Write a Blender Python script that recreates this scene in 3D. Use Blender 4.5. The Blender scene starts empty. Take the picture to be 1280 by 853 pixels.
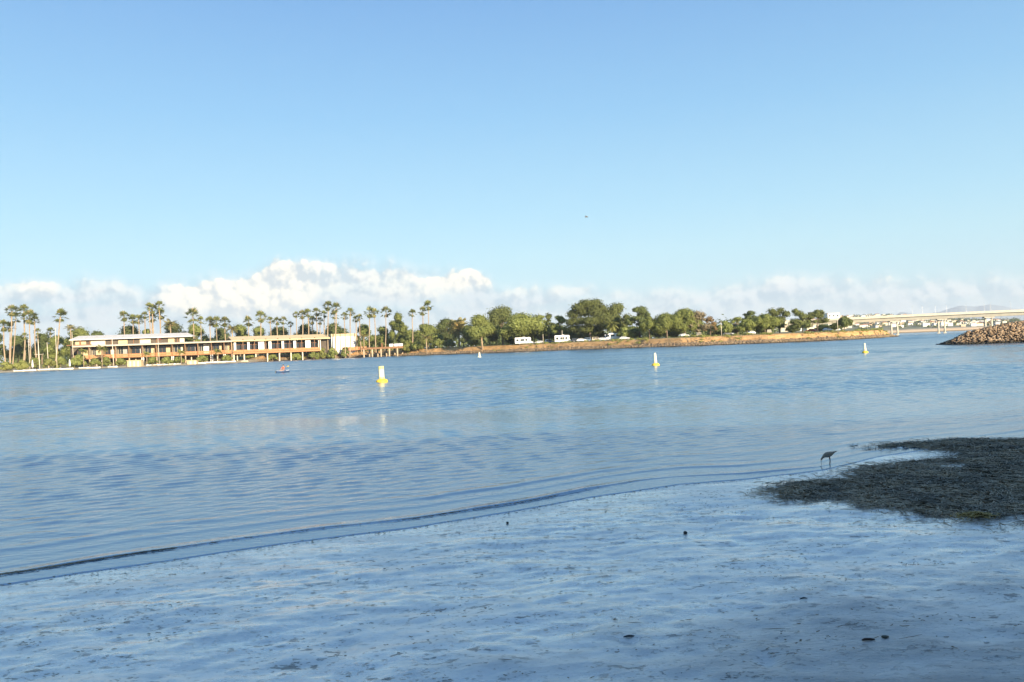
import bpy, math, random
import numpy as np
from mathutils import Vector, Matrix

# ------------------------------------------------------------------ camera, sky, sun, exposure
SC = bpy.context.scene
COL = SC.collection
R = math.radians
HCAM = 2.3                       # eye height above the water
FPX, CX, CY = 1000.0, 640.0, 426.5
ROLL = math.atan(0.040)
PITCH = math.atan(7.9 / FPX)
SUN_EL, SUN_AZ = R(15.0), R(30.0)      # low sun behind the viewer, to the right
EXPOSURE = 1.22

cam_data = bpy.data.cameras.new('camera')
cam = bpy.data.objects.new('camera', cam_data)
COL.objects.link(cam)
cam_data.sensor_fit = 'HORIZONTAL'
cam_data.sensor_width = 36.0
cam_data.lens = FPX / 1280.0 * 36.0
cam_data.clip_start = 0.1
cam_data.clip_end = 60000.0
CAM_ROT = Matrix.Rotation(R(90) + PITCH, 4, 'X') @ Matrix.Rotation(-ROLL, 4, 'Z')
cam.matrix_world = Matrix.Translation((0, 0, HCAM)) @ CAM_ROT
SC.camera = cam

SC.render.engine = 'CYCLES'
SC.cycles.use_denoising = True
SC.cycles.denoiser = 'OPENIMAGEDENOISE'
SC.cycles.use_adaptive_sampling = True
SC.cycles.adaptive_threshold = 0.015
SC.cycles.max_bounces = 6
SC.cycles.diffuse_bounces = 2
SC.cycles.glossy_bounces = 3
SC.cycles.transmission_bounces = 4
SC.cycles.volume_bounces = 0
SC.cycles.transparent_max_bounces = 6
SC.cycles.caustics_reflective = False
SC.cycles.caustics_refractive = False
SC.view_settings.view_transform = 'Standard'
SC.view_settings.look = 'None'
SC.view_settings.gamma = 1.0
SC.view_settings.exposure = EXPOSURE
SC.view_settings.use_curve_mapping = False


class NT:
    """tiny helper for building node trees"""
    def __init__(self, tree):
        self.t = tree; self.n = tree.nodes; self.l = tree.links
    def new(self, kind, **kw):
        nd = self.n.new(kind)
        for k, v in kw.items():
            setattr(nd, k, v)
        return nd
    def put(self, sock, v):
        if v is None: return
        if hasattr(v, 'is_output') or hasattr(v, 'links'):
            self.l.new(v, sock)
        else:
            sock.default_value = v
    def math(self, op, a, b=None, c=None, clamp=False):
        nd = self.new('ShaderNodeMath', operation=op, use_clamp=clamp)
        for i, v in enumerate((a, b, c)):
            if v is not None: self.put(nd.inputs[i], v)
        return nd.outputs[0]
    def mix(self, fac, a, b, blend='MIX'):
        nd = self.new('ShaderNodeMix', data_type='RGBA', blend_type=blend)
        self.put(nd.inputs[0], fac); self.put(nd.inputs[6], a); self.put(nd.inputs[7], b)
        return nd.outputs[2]
    def mixf(self, fac, a, b):
        nd = self.new('ShaderNodeMix', data_type='FLOAT')
        self.put(nd.inputs[0], fac); self.put(nd.inputs[2], a); self.put(nd.inputs[3], b)
        return nd.outputs[0]
    def ramp(self, fac, lo, hi, a=0.0, b=1.0, smooth=True):
        nd = self.new('ShaderNodeMapRange', interpolation_type='SMOOTHSTEP' if smooth else 'LINEAR', clamp=True)
        self.put(nd.inputs[0], fac)
        for i, v in zip((1, 2, 3, 4), (lo, hi, a, b)): self.put(nd.inputs[i], v)
        return nd.outputs[0]
    def noise(self, vec, scale, detail=4.0, rough=0.55, lac=2.0, dist=0.0):
        nd = self.new('ShaderNodeTexNoise')
        if vec is not None: self.l.new(vec, nd.inputs['Vector'])
        nd.inputs['Scale'].default_value = scale; nd.inputs['Detail'].default_value = detail
        nd.inputs['Roughness'].default_value = rough; nd.inputs['Lacunarity'].default_value = lac
        nd.inputs['Distortion'].default_value = dist
        return nd.outputs['Fac']
    def comb(self, x, y, z):
        nd = self.new('ShaderNodeCombineXYZ')
        for i, v in enumerate((x, y, z)): self.put(nd.inputs[i], v)
        return nd.outputs[0]
    def sep(self, v):
        nd = self.new('ShaderNodeSeparateXYZ'); self.l.new(v, nd.inputs[0]); return nd.outputs
    def mapping(self, v, scale=(1, 1, 1), rot=(0, 0, 0), loc=(0, 0, 0)):
        nd = self.new('ShaderNodeMapping'); self.l.new(v, nd.inputs[0])
        nd.inputs['Scale'].default_value = scale; nd.inputs['Rotation'].default_value = rot
        nd.inputs['Location'].default_value = loc
        return nd.outputs[0]


# world: clear sky with a bank of cumulus low all round the horizon
world = bpy.data.worlds.new('World'); SC.world = world
world.use_nodes = True
w = NT(world.node_tree); w.n.clear()
out = w.new('ShaderNodeOutputWorld'); bg = w.new('ShaderNodeBackground')
sky = w.new('ShaderNodeTexSky', sky_type='NISHITA')
sky.sun_disc = False
sky.sun_elevation = SUN_EL
sky.sun_rotation = math.pi - SUN_AZ
sky.altitude = 0.0; sky.air_density = 1.0; sky.dust_density = 0.4; sky.ozone_density = 2.2
SKY_STRENGTH = 0.089
tc = w.new('ShaderNodeTexCoord')
X, Y, Z = w.sep(tc.outputs['Generated'])
az = w.math('MULTIPLY', w.math('ARCTAN2', X, Y), 57.29578)
el = w.math('MULTIPLY', w.math('ARCSINE', Z), 57.29578)
fold = w.math('PINGPONG', w.math('ADD', az, 33.0), 66.0)          # the bank goes on round the horizon
u = w.math('DIVIDE', fold, 66.0, clamp=True)
ramp = w.new('ShaderNodeValToRGB'); w.l.new(u, ramp.inputs[0])
# (photo column, top of hazy cloud, top of bright cloud, bottom of bright cloud) in degrees above the horizon
CL = [(0, 5.7, 5.6, 4.7, .8), (45, 5.7, 5.5, 4.6, .9), (85, 5.6, 5.3, 4.6, .7), (105, 6.0, 5.8, 4.6, .22), (150, 6.0, 5.8, 4.2, .25), (196, 5.5, 4.8, 3.6, .4),
      (225, 6.0, 5.6, 3.4, .95), (270, 6.3, 5.9, 3.1, .95), (310, 6.5, 6.2, 2.9, .95), (350, 7.0, 7.0, 3.0, 1), (376, 6.9, 6.6, 3.2, .9), (400, 7.0, 6.7, 3.6, .75),
      (440, 7.0, 6.7, 4.0, .55), (500, 6.9, 6.6, 3.7, .55), (528, 6.5, 5.9, 3.8, .7), (560, 6.4, 6.3, 4.0, 1), (590, 6.5, 6.8, 4.1, 1), (612, 5.7, 5.6, 4.1, .9),
      (630, 4.9, 4.6, 3.8, .5), (690, 4.8, 4.6, 4.0, .75), (735, 4.7, 4.6, 3.9, .8), (770, 4.3, 4.2, 3.6, .75), (840, 4.3, 4.2, 3.6, .8), (880, 4.0, 3.8, 3.2, .55),
      (925, 4.4, 4.2, 3.5, .45), (980, 4.7, 4.5, 3.8, .4), (1040, 4.5, 4.3, 3.7, .55), (1090, 3.9, 3.8, 3.3, .5), (1190, 3.8, 3.7, 3.2, .5), (1235, 3.7, 3.7, 3.2, .5), (1280, 3.6, 3.2, 2.8, .4)]
els = ramp.color_ramp.elements
def stop_pos(px): return (math.degrees(math.atan((px - CX) / FPX)) + 33.0) / 66.0
els[0].position = stop_pos(CL[0][0]); els[1].position = stop_pos(CL[-1][0])
for c in CL[1:-1]: els.new(stop_pos(c[0]))
for e, c in zip(els, CL): e.color = (c[1] / 10, c[2] / 10, c[3] / 10, c[4])
sr = w.new('ShaderNodeSeparateColor'); w.l.new(ramp.outputs[0], sr.inputs[0])
hz_top, br_top, br_bot = [w.math('MULTIPLY', s, 10.0) for s in sr.outputs[:3]]
P = w.comb(az, el, 0.0)
def billow(vec):
    big = w.noise(vec, 0.21, 6.0, 0.50, 2.2, 0.0)
    vo = w.new('ShaderNodeTexVoronoi', feature='F1'); w.l.new(vec, vo.inputs['Vector'])
    vo.inputs['Scale'].default_value = 0.62; vo.inputs['Detail'].default_value = 2.0
    vo.inputs['Roughness'].default_value = 0.5; vo.inputs['Lacunarity'].default_value = 2.3
    puff = w.math('SUBTRACT', 0.45, vo.outputs['Distance'])
    return w.math('ADD', w.math('MULTIPLY', w.math('SUBTRACT', big, 0.5), 3.6), w.math('MULTIPLY', puff, 1.5))
b0 = billow(P)
b1 = billow(w.comb(w.math('ADD', az, 0.32), w.math('ADD', el, 0.40), 0.0))
lit = w.ramp(w.math('SUBTRACT', b0, b1), -0.62, 0.42)
streak = w.noise(w.comb(w.math('MULTIPLY', az, 0.30), w.math('MULTIPLY', el, 1.5), 7.0), 0.8, 4.0, 0.55)
# hazy layer
hd = w.math('ADD', w.math('SUBTRACT', hz_top, el), w.math('MULTIPLY', b0, 0.40))
hz = w.math('MULTIPLY', w.ramp(hd, -0.35, 1.3), w.ramp(streak, 0.30, 0.60, 0.58, 0.97))
hz = w.math('MAXIMUM', hz, w.ramp(el, 3.0, 0.3, 0.0, 0.85))
# bright cumulus
bd = w.math('ADD', w.math('SUBTRACT', br_top, el), w.math('MULTIPLY', b0, 0.62))
bb = w.math('ADD', w.math('SUBTRACT', el, br_bot), w.math('MULTIPLY', b1, 0.55))
br = w.math('MULTIPLY', w.ramp(bd, 0.0, 0.36), w.ramp(bb, -0.9, 0.4))
K = 1.0 / 0.13
def sc(c): return (c[0] * K, c[1] * K, c[2] * K, 1)
tint = w.new('ShaderNodeValToRGB'); w.l.new(w.math('DIVIDE', el, 90.0, clamp=True), tint.inputs[0])
te = tint.color_ramp.elements                     # clear-sky gradient with height, the same all round
te[0].position = 0.0; te[0].color = sc((0.385, 0.505, 0.56))
te[1].position = 1.0; te[1].color = sc((0.085, 0.19, 0.42))
for p_, c_ in ((0.072, (0.335, 0.52, 0.59)), (0.104, (0.285, 0.485, 0.60)), (0.18, (0.192, 0.385, 0.575)), (0.27, (0.128, 0.282, 0.515)), (0.45, (0.11, 0.25, 0.49))):
    e_ = te.new(p_); e_.color = sc(c_)
nish = w.mix(1.0, sky.outputs[0], (0.85, 0.95, 1.05, 1), 'MULTIPLY')
skyc = w.mix(0.85, nish, tint.outputs[0])
top = w.ramp(w.math('SUBTRACT', el, w.math('SUBTRACT', hz_top, 2.6)), 0.0, 2.4)          # the tops of the bank catch more light than its base
hazecol = w.mix(w.math('MULTIPLY', lit, w.math('ADD', 0.62, w.math('MULTIPLY', top, 0.38))), sc((0.33, 0.425, 0.50)), sc((0.60, 0.63, 0.64)))
cumcol = w.mix(lit, sc((0.45, 0.495, 0.52)), sc((0.80, 0.745, 0.63)))
c1 = w.mix(hz, skyc, hazecol)
c2 = w.mix(w.math('MULTIPLY', w.math('MULTIPLY', br, ramp.outputs[1]), 0.97), c1, cumcol)
below = w.ramp(el, -0.3, 0.0)
c3 = w.mix(below, sc((0.28, 0.33, 0.37)), c2)
w.l.new(c3, bg.inputs[0]); bg.inputs[1].default_value = SKY_STRENGTH
w.l.new(bg.outputs[0], out.inputs[0])
world.cycles.sampling_method = 'MANUAL'; world.cycles.sample_map_resolution = 512

sun_data = bpy.data.lights.new('sun', 'SUN')
sun_data.energy = 5.0; sun_data.angle = R(0.53); sun_data.color = (1.0, 0.85, 0.64)
sun = bpy.data.objects.new('sun', sun_data); COL.objects.link(sun)
TO_SUN = Vector((math.sin(SUN_AZ) * math.cos(SUN_EL), -math.cos(SUN_AZ) * math.cos(SUN_EL), math.sin(SUN_EL)))
sun.rotation_euler = TO_SUN.to_track_quat('Z', 'Y').to_euler()
sun.location = (30, -40, 40)

# ------------------------------------------------------------------ helpers
CAM3 = CAM_ROT.to_3x3()
def ray(px, py): return CAM3 @ Vector(((px - CX) / FPX, (CY - py) / FPX, -1.0))
def at(px, py, Y):
    d = ray(px, py); k = Y / d.y
    return Vector((d.x * k, Y, HCAM + d.z * k))
def ground(px, py, z=0.0):
    d = ray(px, py); k = (z - HCAM) / d.z
    return Vector((d.x * k, d.y * k, z))
def horizon(px): return 434.4 - 0.04 * (px - CX)
def dist_of(px, py): return ground(px, py).y

def vnoise(x, y, seed=0):
    x = np.asarray(x, float); y = np.asarray(y, float)
    xi = np.floor(x).astype(np.int64); yi = np.floor(y).astype(np.int64)
    xf = x - xi; yf = y - yi
    xf = xf * xf * xf * (xf * (xf * 6 - 15) + 10); yf = yf * yf * yf * (yf * (yf * 6 - 15) + 10)
    def h(a, b):
        n = (a * 374761393 + b * 668265263 + seed * 1274126177) & 0x7fffffff
        n = ((n ^ (n >> 13)) * 1274126177) & 0x7fffffff
        n = ((n ^ (n >> 16)) * 668265263) & 0x7fffffff
        return ((n ^ (n >> 15)) & 0xffff) / 65535.0
    return (h(xi, yi) * (1 - xf) + h(xi + 1, yi) * xf) * (1 - yf) + (h(xi, yi + 1) * (1 - xf) + h(xi + 1, yi + 1) * xf) * yf
def fbm(x, y, seed=0, octs=4, gain=0.5):
    v = 0; a = 1; tot = 0
    for o in range(octs):
        v = v + a * vnoise(np.asarray(x) * 2 ** o + 17.3 * o, np.asarray(y) * 2 ** o - 9.1 * o, seed + o); tot += a; a *= gain
    return v / tot - 0.5
def sstep(a, b, x):
    t = np.clip((np.asarray(x, float) - a) / (b - a), 0, 1); return t * t * (3 - 2 * t)

def mesh_np(name, verts, faces_flat, per, mat=None, smooth=False):
    """fast mesh from numpy: faces_flat (n, per) vertex indices"""
    me = bpy.data.meshes.new(name)
    verts = np.asarray(verts, np.float32); f = np.asarray(faces_flat, np.int32)
    me.vertices.add(len(verts)); me.vertices.foreach_set('co', verts.ravel())
    me.loops.add(f.size); me.loops.foreach_set('vertex_index', f.ravel())
    me.polygons.add(len(f)); me.polygons.foreach_set('loop_start', np.arange(0, f.size, per, dtype=np.int32))
    me.polygons.foreach_set('loop_total', np.full(len(f), per, np.int32))
    me.update(calc_edges=True); me.validate()
    if smooth: me.polygons.foreach_set('use_smooth', np.ones(len(f), bool))
    if mat is not None: me.materials.append(mat)
    return me
def link(name, data, parent=None):
    o = bpy.data.objects.new(name, data); COL.objects.link(o)
    if parent is not None: o.parent = parent
    return o
def tag(o, label=None, cat=None, group=None, kind=None):
    if label: o['label'] = label
    if cat: o['category'] = cat
    if group: o['group'] = group
    if kind: o['kind'] = kind
    return o
def thing(name, label, cat, loc=(0, 0, 0), rz=0.0, group=None):
    o = bpy.data.objects.new(name, None); COL.objects.link(o)
    o.empty_display_size = 0.3; o.location = loc; o.rotation_euler = (0, 0, rz)
    return tag(o, label, cat, group)
def grid_faces(nr, nc):
    i = np.arange((nr - 1) * (nc - 1)); r = i // (nc - 1); c = i % (nc - 1); a = r * nc + c
    return np.stack([a, a + 1, a + nc + 1, a + nc], 1)

class MB:
    """collects boxes, tubes, lathes and polygons into one mesh"""
    def __init__(self): self.v = []; self.f = []; self.m = []; self.mi = 0
    def add(self, vs, fs):
        b = len(self.v); self.v += [tuple(p) for p in vs]; self.f += [tuple(b + i for i in q) for q in fs]; self.m += [self.mi] * len(fs)
        return self
    def box(self, x0, x1, y0, y1, z0, z1):
        return self.add([(x0, y0, z0), (x1, y0, z0), (x1, y1, z0), (x0, y1, z0), (x0, y0, z1), (x1, y0, z1), (x1, y1, z1), (x0, y1, z1)],
                        [(3, 2, 1, 0), (4, 5, 6, 7), (0, 1, 5, 4), (1, 2, 6, 5), (2, 3, 7, 6), (3, 0, 4, 7)])
    def tube(self, pts, rad, n=8, cap=True):
        pts = [Vector(p) for p in pts]
        if not hasattr(rad, '__len__'): rad = [rad] * len(pts)
        vs = []; fs = []
        for i, p in enumerate(pts):
            d = (pts[min(i + 1, len(pts) - 1)] - pts[max(i - 1, 0)])
            d = d.normalized() if d.length > 1e-9 else Vector((0, 0, 1))
            a = d.cross(Vector((0, 1, 0)) if abs(d.y) < 0.9 else Vector((1, 0, 0))).normalized(); b = d.cross(a)
            for k in range(n):
                th = 2 * math.pi * k / n
                vs.append(p + (a * math.cos(th) + b * math.sin(th)) * rad[i])
        for i in range(len(pts) - 1):
            for k in range(n):
                q = (k + 1) % n
                fs.append((i * n + k, i * n + q, (i + 1) * n + q, (i + 1) * n + k))
        if cap:
            fs.append(tuple(range(n - 1, -1, -1))); fs.append(tuple((len(pts) - 1) * n + k for k in range(n)))
        return self.add(vs, fs)
    def lathe(self, prof, n=20, cx=0, cy=0):
        vs = []; fs = []
        for r, z in prof:
            for k in range(n):
                th = 2 * math.pi * k / n; vs.append((cx + r * math.cos(th), cy + r * math.sin(th), z))
        for i in range(len(prof) - 1):
            for k in range(n):
                q = (k + 1) % n; fs.append((i * n + k, i * n + q, (i + 1) * n + q, (i + 1) * n + k))
        fs.append(tuple(range(n - 1, -1, -1))); fs.append(tuple((len(prof) - 1) * n + k for k in range(n)))
        return self.add(vs, fs)
    def prism(self, poly, y0, y1):
        """polygon in x,z extruded along y"""
        n = len(poly)
        vs = [(x, y0, z) for x, z in poly] + [(x, y1, z) for x, z in poly]
        fs = [tuple(range(n)), tuple(range(2 * n - 1, n - 1, -1))] + [(i, i + n, (i + 1) % n + n, (i + 1) % n) for i in range(n)]
        return self.add(vs, fs)
    def mesh(self, name, mats, smooth=False):
        me = bpy.data.meshes.new(name); me.from_pydata(self.v, [], self.f)
        if not isinstance(mats, (list, tuple)): mats = [mats]
        for m in mats: me.materials.append(m)
        me.polygons.foreach_set('material_index', self.m)
        if smooth: me.polygons.foreach_set('use_smooth', np.ones(len(self.f), bool))
        me.update(); return me
    def build(self, name, mats, parent=None, smooth=False):
        return link(name, self.mesh(name, mats, smooth), parent)

def material(name, col, rough=0.7, var=0.25, scale=3.0, metal=0.0, spec=0.4, bump=0.0, col2=None, coord='Object', island=False):
    m = bpy.data.materials.new(name); m.use_nodes = True
    t = NT(m.node_tree); bs = t.n['Principled BSDF']
    tcn = t.new('ShaderNodeTexCoord')
    nz = t.noise(tcn.outputs[coord], scale, 5.0, 0.6)
    c2 = col2 or tuple(c * (1 - var) for c in col)
    c = t.mix(t.ramp(nz, 0.3, 0.7), (*c2, 1), (*col, 1))
    if island:
        ge = t.new('ShaderNodeNewGeometry')
        c = t.mix(t.math('MULTIPLY', ge.outputs['Random Per Island'], 0.6), c, (*[x * 0.45 for x in col], 1))
    t.l.new(c, bs.inputs['Base Color'])
    bs.inputs['Roughness'].default_value = rough; bs.inputs['Metallic'].default_value = metal
    bs.inputs['Specular IOR Level'].default_value = spec
    if bump:
        b = t.new('ShaderNodeBump'); b.inputs['Strength'].default_value = bump; b.inputs['Distance'].default_value = 0.05
        t.l.new(t.noise(tcn.outputs[coord], scale * 6, 4.0, 0.6), b.inputs['Height']); t.l.new(b.outputs[0], bs.inputs['Normal'])
    return m
# ------------------------------------------------------------------ shoreline at the viewer's feet
SH_PX = [(0, 732), (100, 717), (200, 703), (300, 688), (400, 674), (510, 661), (640, 640), (740, 622), (850, 606), (940, 599), (1030, 588), (1100, 571), (1180, 559), (1280, 549)]
_s = [ground(*p) for p in SH_PX]
sx = np.array([-6000, -400, -60, -14] + [p.x for p in _s] + [14, 30, 80, 120, 400, 6000.])
sy = np.array([-60, -40, -8, _s[0].y - 3.4] + [p.y for p in _s] + [18.0, 22, 60, 95, 160, 400.])
def ysh(x): return np.interp(x, sx, sy)
WV_PX = [(0, 721), (90, 707), (178, 693), (300, 676), (400, 663), (510, 651), (672, 626), (800, 602), (875, 596), (960, 591), (1030, 584)]
_w = [ground(*p) for p in WV_PX]
wx = np.array([-60, -14] + [p.x for p in _w] + [7, 9, 60.])
wt = np.array([0.5, 0.35] + [p.y - float(ysh(p.x)) for p in _w] + [0.1, 0.05, 0.05])
def twave(x): return np.interp(x, wx, wt)

PITS = [(q.x, q.y, r_, d_) for q, r_, d_ in ((ground(959, 829, .2), .085, .035), (ground(787, 799, .2), .07, .025), (ground(700, 748, .15), .06, .018), (ground(430, 800, .15), .10, .02), (ground(940, 652, .05), .16, .02), (ground(876, 655, .05), .22, .02))]
def sand_z(x, y):
    x = np.asarray(x, float); y = np.asarray(y, float)
    t = y - ysh(x)
    z = np.where(t > 0, -0.05 * t, -0.030 * t)
    z = np.maximum(z, -1.6)
    calm = sstep(0.15, 2.2, np.abs(t))
    z = z + calm * (0.055 * fbm(x * 0.55, y * 0.9, 3, 3) + 0.048 * fbm(x * 1.3, y * 2.6, 11, 3)) + (0.25 + 0.75 * calm) * 0.024 * fbm(x * 5, y * 8, 21, 3)
    for hx, hy, hr, hdp in PITS: z = z - hdp * np.exp(-(((x - hx) / hr) ** 2 + ((y - hy) / (hr * 1.15)) ** 2) ** 1.5)
    # unseen bluff added behind the viewer, shaped to keep the late sun off the beach
    z = z + 9.5 * sstep(-4.0, -13.0, y) + 0.5 * sstep(-3, -8, y) * fbm(x * 0.3, y * 0.3, 8, 3)
    return z
def on_sand(px, py):
    p = ground(px, py, 0.1)
    for _ in range(4): p = ground(px, py, float(sand_z(p.x, p.y)))
    return p

def nonuni(segs):
    o = []
    for a, b, d in segs:
        n = max(1, int(round((b - a) / d))); o += list(a + (b - a) * np.arange(n) / n)
    o.append(segs[-1][1]); return np.array(o)

# sand ------------------------------------------------------------
gx = nonuni([(-300, -60, 20), (-60, -16, 1.5), (-16, -9, 0.12), (-9, 12.5, 0.034), (12.5, 18, 0.12), (18, 60, 1.5), (60, 400, 20)])
gy = nonuni([(-70, -14, 1.5), (-14, 2, 0.5), (2, 4.5, 0.1), (4.5, 18.5, 0.034), (18.5, 30, 0.4), (30, 60, 3), (60, 170, 20)])
GX, GY = np.meshgrid(gx, gy)
GZ = sand_z(GX, GY)
sand_mat = bpy.data.materials.new('wet_sand'); sand_mat.use_nodes = True
t = NT(sand_mat.node_tree); bs = t.n['Principled BSDF']
tcn = t.new('ShaderNodeTexCoord'); O = tcn.outputs['Object']
big = t.noise(t.mapping(O, (0.55, 1.3, 1)), 1.0, 4.0, 0.55)
mid = t.noise(t.mapping(O, (2.4, 6.5, 1)), 1.0, 5.0, 0.6)
fine = t.noise(t.mapping(O, (14, 30, 14)), 1.0, 4.0, 0.6)
grain = t.noise(O, 160.0, 2.0, 0.6)
clus = t.ramp(t.noise(t.mapping(O, (0.9, 1.6, 1), (0, 0, 0.2), (3, 7, 0)), 1.0, 4.0, 0.6), 0.36, 0.62)
pit_a = t.ramp(t.noise(t.mapping(O, (7.0, 12.0, 7)), 1.0, 3.0, 0.6), 0.605, 0.655)
pit_b = t.ramp(t.noise(t.mapping(O, (20.0, 30.0, 20), (0, 0, 0.3)), 1.0, 2.0, 0.5), 0.62, 0.68)
pit = t.math('MULTIPLY', t.math('MAXIMUM', pit_a, t.math('MULTIPLY', pit_b, 0.8)), t.math('ADD', 0.25, t.math('MULTIPLY', clus, 0.75)))
film = t.ramp(t.math('ADD', big, t.math('MULTIPLY', t.math('SUBTRACT', mid, 0.5), 0.35)), 0.42, 0.60)
XX, YY, ZZ = t.sep(O)
up = t.ramp(t.math('ADD', ZZ, t.math('MULTIPLY', t.math('SUBTRACT', big, 0.5), 0.06)), 0.145, 0.25)                      # drier towards the top of the beach
rough = t.mixf(film, 0.42, 0.22)
rough = t.math('ADD', rough, t.math('MULTIPLY', up, 0.26))
rough = t.math('ADD', rough, t.math('MULTIPLY', t.math('SUBTRACT', fine, 0.5), 0.16), clamp=True)
colr = t.mix(t.ramp(mid, 0.3, 0.7), (0.44, 0.40, 0.35, 1), (0.62, 0.565, 0.495, 1))
colr = t.mix(t.math('MULTIPLY', pit, 0.6), colr, (0.09, 0.085, 0.08, 1))  # shade in the dents and dark debris put into the colour
colr = t.mix(t.math('MULTIPLY', up, 0.6), colr, (0.20, 0.19, 0.175, 1))
colr = t.mix(t.ramp(ZZ, 0.7, 2.0), colr, (0.30, 0.26, 0.19, 1))
t.l.new(colr, bs.inputs['Base Color']); t.l.new(t.math('MAXIMUM', rough, 0.05), bs.inputs['Roughness'])
bs.inputs['IOR'].default_value = 3.6; t.l.new(t.math('MULTIPLY', t.mixf(pit, 0.5, 0.05), t.mixf(up, 1.0, 0.42)), bs.inputs['Specular IOR Level'])
t.l.new(t.math('MULTIPLY', t.math('SUBTRACT', 1.0, up), t.math('SUBTRACT', 1.0, t.math('MULTIPLY', pit, 0.9))), bs.inputs['Coat Weight']); bs.inputs['Coat IOR'].default_value = 2.3; t.l.new(t.math('MULTIPLY', rough, 0.75), bs.inputs['Coat Roughness'])
bs.inputs['Specular Tint'].default_value = (1.0, 0.97, 0.92, 1); bs.inputs['Coat Tint'].default_value = (1.0, 0.99, 0.97, 1)      # warm tint put into the reflections to offset the sky's blue
hgt = t.math('ADD', t.math('MULTIPLY', mid, 0.55), t.math('MULTIPLY', fine, 0.42))
hgt = t.math('SUBTRACT', hgt, t.math('MULTIPLY', pit, 0.55))
hgt = t.math('ADD', hgt, t.math('MULTIPLY', grain, 0.035))
bp = t.new('ShaderNodeBump'); bp.inputs['Strength'].default_value = 0.9; bp.inputs['Distance'].default_value = 0.055
t.l.new(hgt, bp.inputs['Height']); t.l.new(bp.outputs[0], bs.inputs['Normal'])
sand = link('tidal_sand', mesh_np('tidal_sand', np.stack([GX, GY, GZ], -1).reshape(-1, 3), grid_faces(len(gy), len(gx)), 4, sand_mat, True))
tag(sand, 'wet grey sand flat sloping into the water', kind='structure')

# water -----------------------------------------------------------
def grow(a, b, k, off):
    o = [a]
    while o[-1] < b: o.append(o[-1] + k * (o[-1] + off))
    return o
wt_ = np.array(list(nonuni([(-0.5, 2.6, 0.018)])) + grow(2.6, 34, 0.0036, 10)[1:])
wt_ = np.array(list(wt_) + grow(wt_[-1], 420, 0.0048, 10)[1:])
wt_ = np.array(list(wt_) + grow(wt_[-1], 13500, 0.06, 10)[1:])
wc_ = np.array([-600, -200, -80, -40, -20, -10, -6, -4, -3, -2.4, -2, -1.7, -1.4, -1.2, -1.05, -.95, -.88] + list(np.arange(-.80, 1.04, .0036)) + [1.1, 1.16, 1.25, 1.4, 1.6, 2, 2.6, 3.4, 5, 8, 14, 25, 50, 100, 250, 600.])
TC, TT = np.meshgrid(wc_, wt_)
TX = np.clip(TC * (10 + np.maximum(TT, 0)), -14000, 14000)
TY = ysh(TX) * sstep(9000, 500, TT) + TT
def bump_wave(d, fr_, bk_):            # steep face towards the shore (d<0), long back
    return np.where(d < 0, np.exp(-(d / fr_) ** 2), np.exp(-(d / bk_) ** 2))
wob = 0.10 * fbm(TX * 0.6, TX * 0 + 2, 5, 3)
film_edge = 0.06 * fbm(TX * 1.7, TX * 0, 9, 4)
WZ = 0.010 * sstep(-0.03, 0.012, TT - film_edge) - 0.03 * sstep(0.02, -0.12, TT - film_edge)
tw = twave(TX)
am1 = 0.028 * np.clip(0.35 + 2.2 * fbm(TX * 0.42, TX * 0 + 4, 31, 3), 0.05, 1) * sstep(9, 5, TX)
WZ = WZ + am1 * bump_wave(TT - tw - 0.05 - 0.4 * wob, 0.030, 0.22)
for k, (off, am, fr, bk) in enumerate([(0.45, 0.014, 0.06, 0.18), (0.95, 0.018, 0.10, 0.26), (1.6, 0.018, 0.14, 0.32), (2.4, 0.016, 0.20, 0.38), (3.4, 0.013, 0.26, 0.45)]):
    mod = np.clip(0.45 + 2.0 * fbm(TX * 0.25 + 9 * k, TX * 0 + k, 41 + k, 2), 0.1, 1.2)
    WZ = WZ + am * mod * bump_wave(TT - tw - off - (1 + k) * wob * 1.5, fr, bk)
WZ = WZ * sstep(14, 6, TT) * sstep(60, 20, np.abs(TX))
# wind ripples: many crossing wave trains, short ones only where the sheet is fine enough to carry them
rgw = np.random.RandomState(6)
spac = np.where(TT < 34, 0.0036, 0.0048) * (10 + np.maximum(TT, 0))
LOC = [vnoise(TX / q + 3.7 * q, TY / q, 120 + int(q * 10)) for q in (0.9, 2.2, 5.5, 14.0, 35.0)]
slick = fbm(TX * 0.030 + 3, TY * 0.11, 101, 4)                      # slicks and cat's-paws
ruff = np.clip(0.62 + 1.5 * slick, 0.15, 1.35)
calm_ = sstep(19, 27, TY) * sstep(62, 42, TY) * sstep(24, -14, TX)   # calmer reach in front of the nearest buoy
ruff = ruff * (1 - 0.10 * calm_) * (0.35 + 0.65 * sstep(0.5, 6, TT))
ZW = np.zeros_like(TX); S2 = np.zeros_like(TX)
for k in range(50):
    lam = 0.16 * (9.0 / 0.16) ** rgw.rand() if k > 22 else 0.11 * (0.5 / 0.11) ** rgw.rand()
    li = int(np.clip(round(math.log(lam * 5 / 0.9) / math.log(2.5)), 0, 4))
    ang = R(-90 + 12) + rgw.normal(0, 0.45)
    kx, ky = 2 * math.pi / lam * math.cos(ang), 2 * math.pi / lam * math.sin(ang)
    wgt = sstep(2.8, 5.0, lam / spac) * sstep(0.55 + TY * 0.030, 0.20 + TY * 0.014, lam)     # long waves only further out
    local = 0.75 + 0.5 * (LOC[li] if k % 2 else 1 - LOC[li])
    sl = wgt * local
    ph = kx * TX + ky * TY + rgw.uniform(0, 6.28) + 2.4 * (LOC[li] if k % 3 else LOC[max(li - 1, 0)])
    s_ = np.sin(ph); ZW += sl * (s_ + 0.25 * np.cos(2 * ph)) / (2 * math.pi / lam); S2 += (sl ** 2) * 0.55
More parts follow.
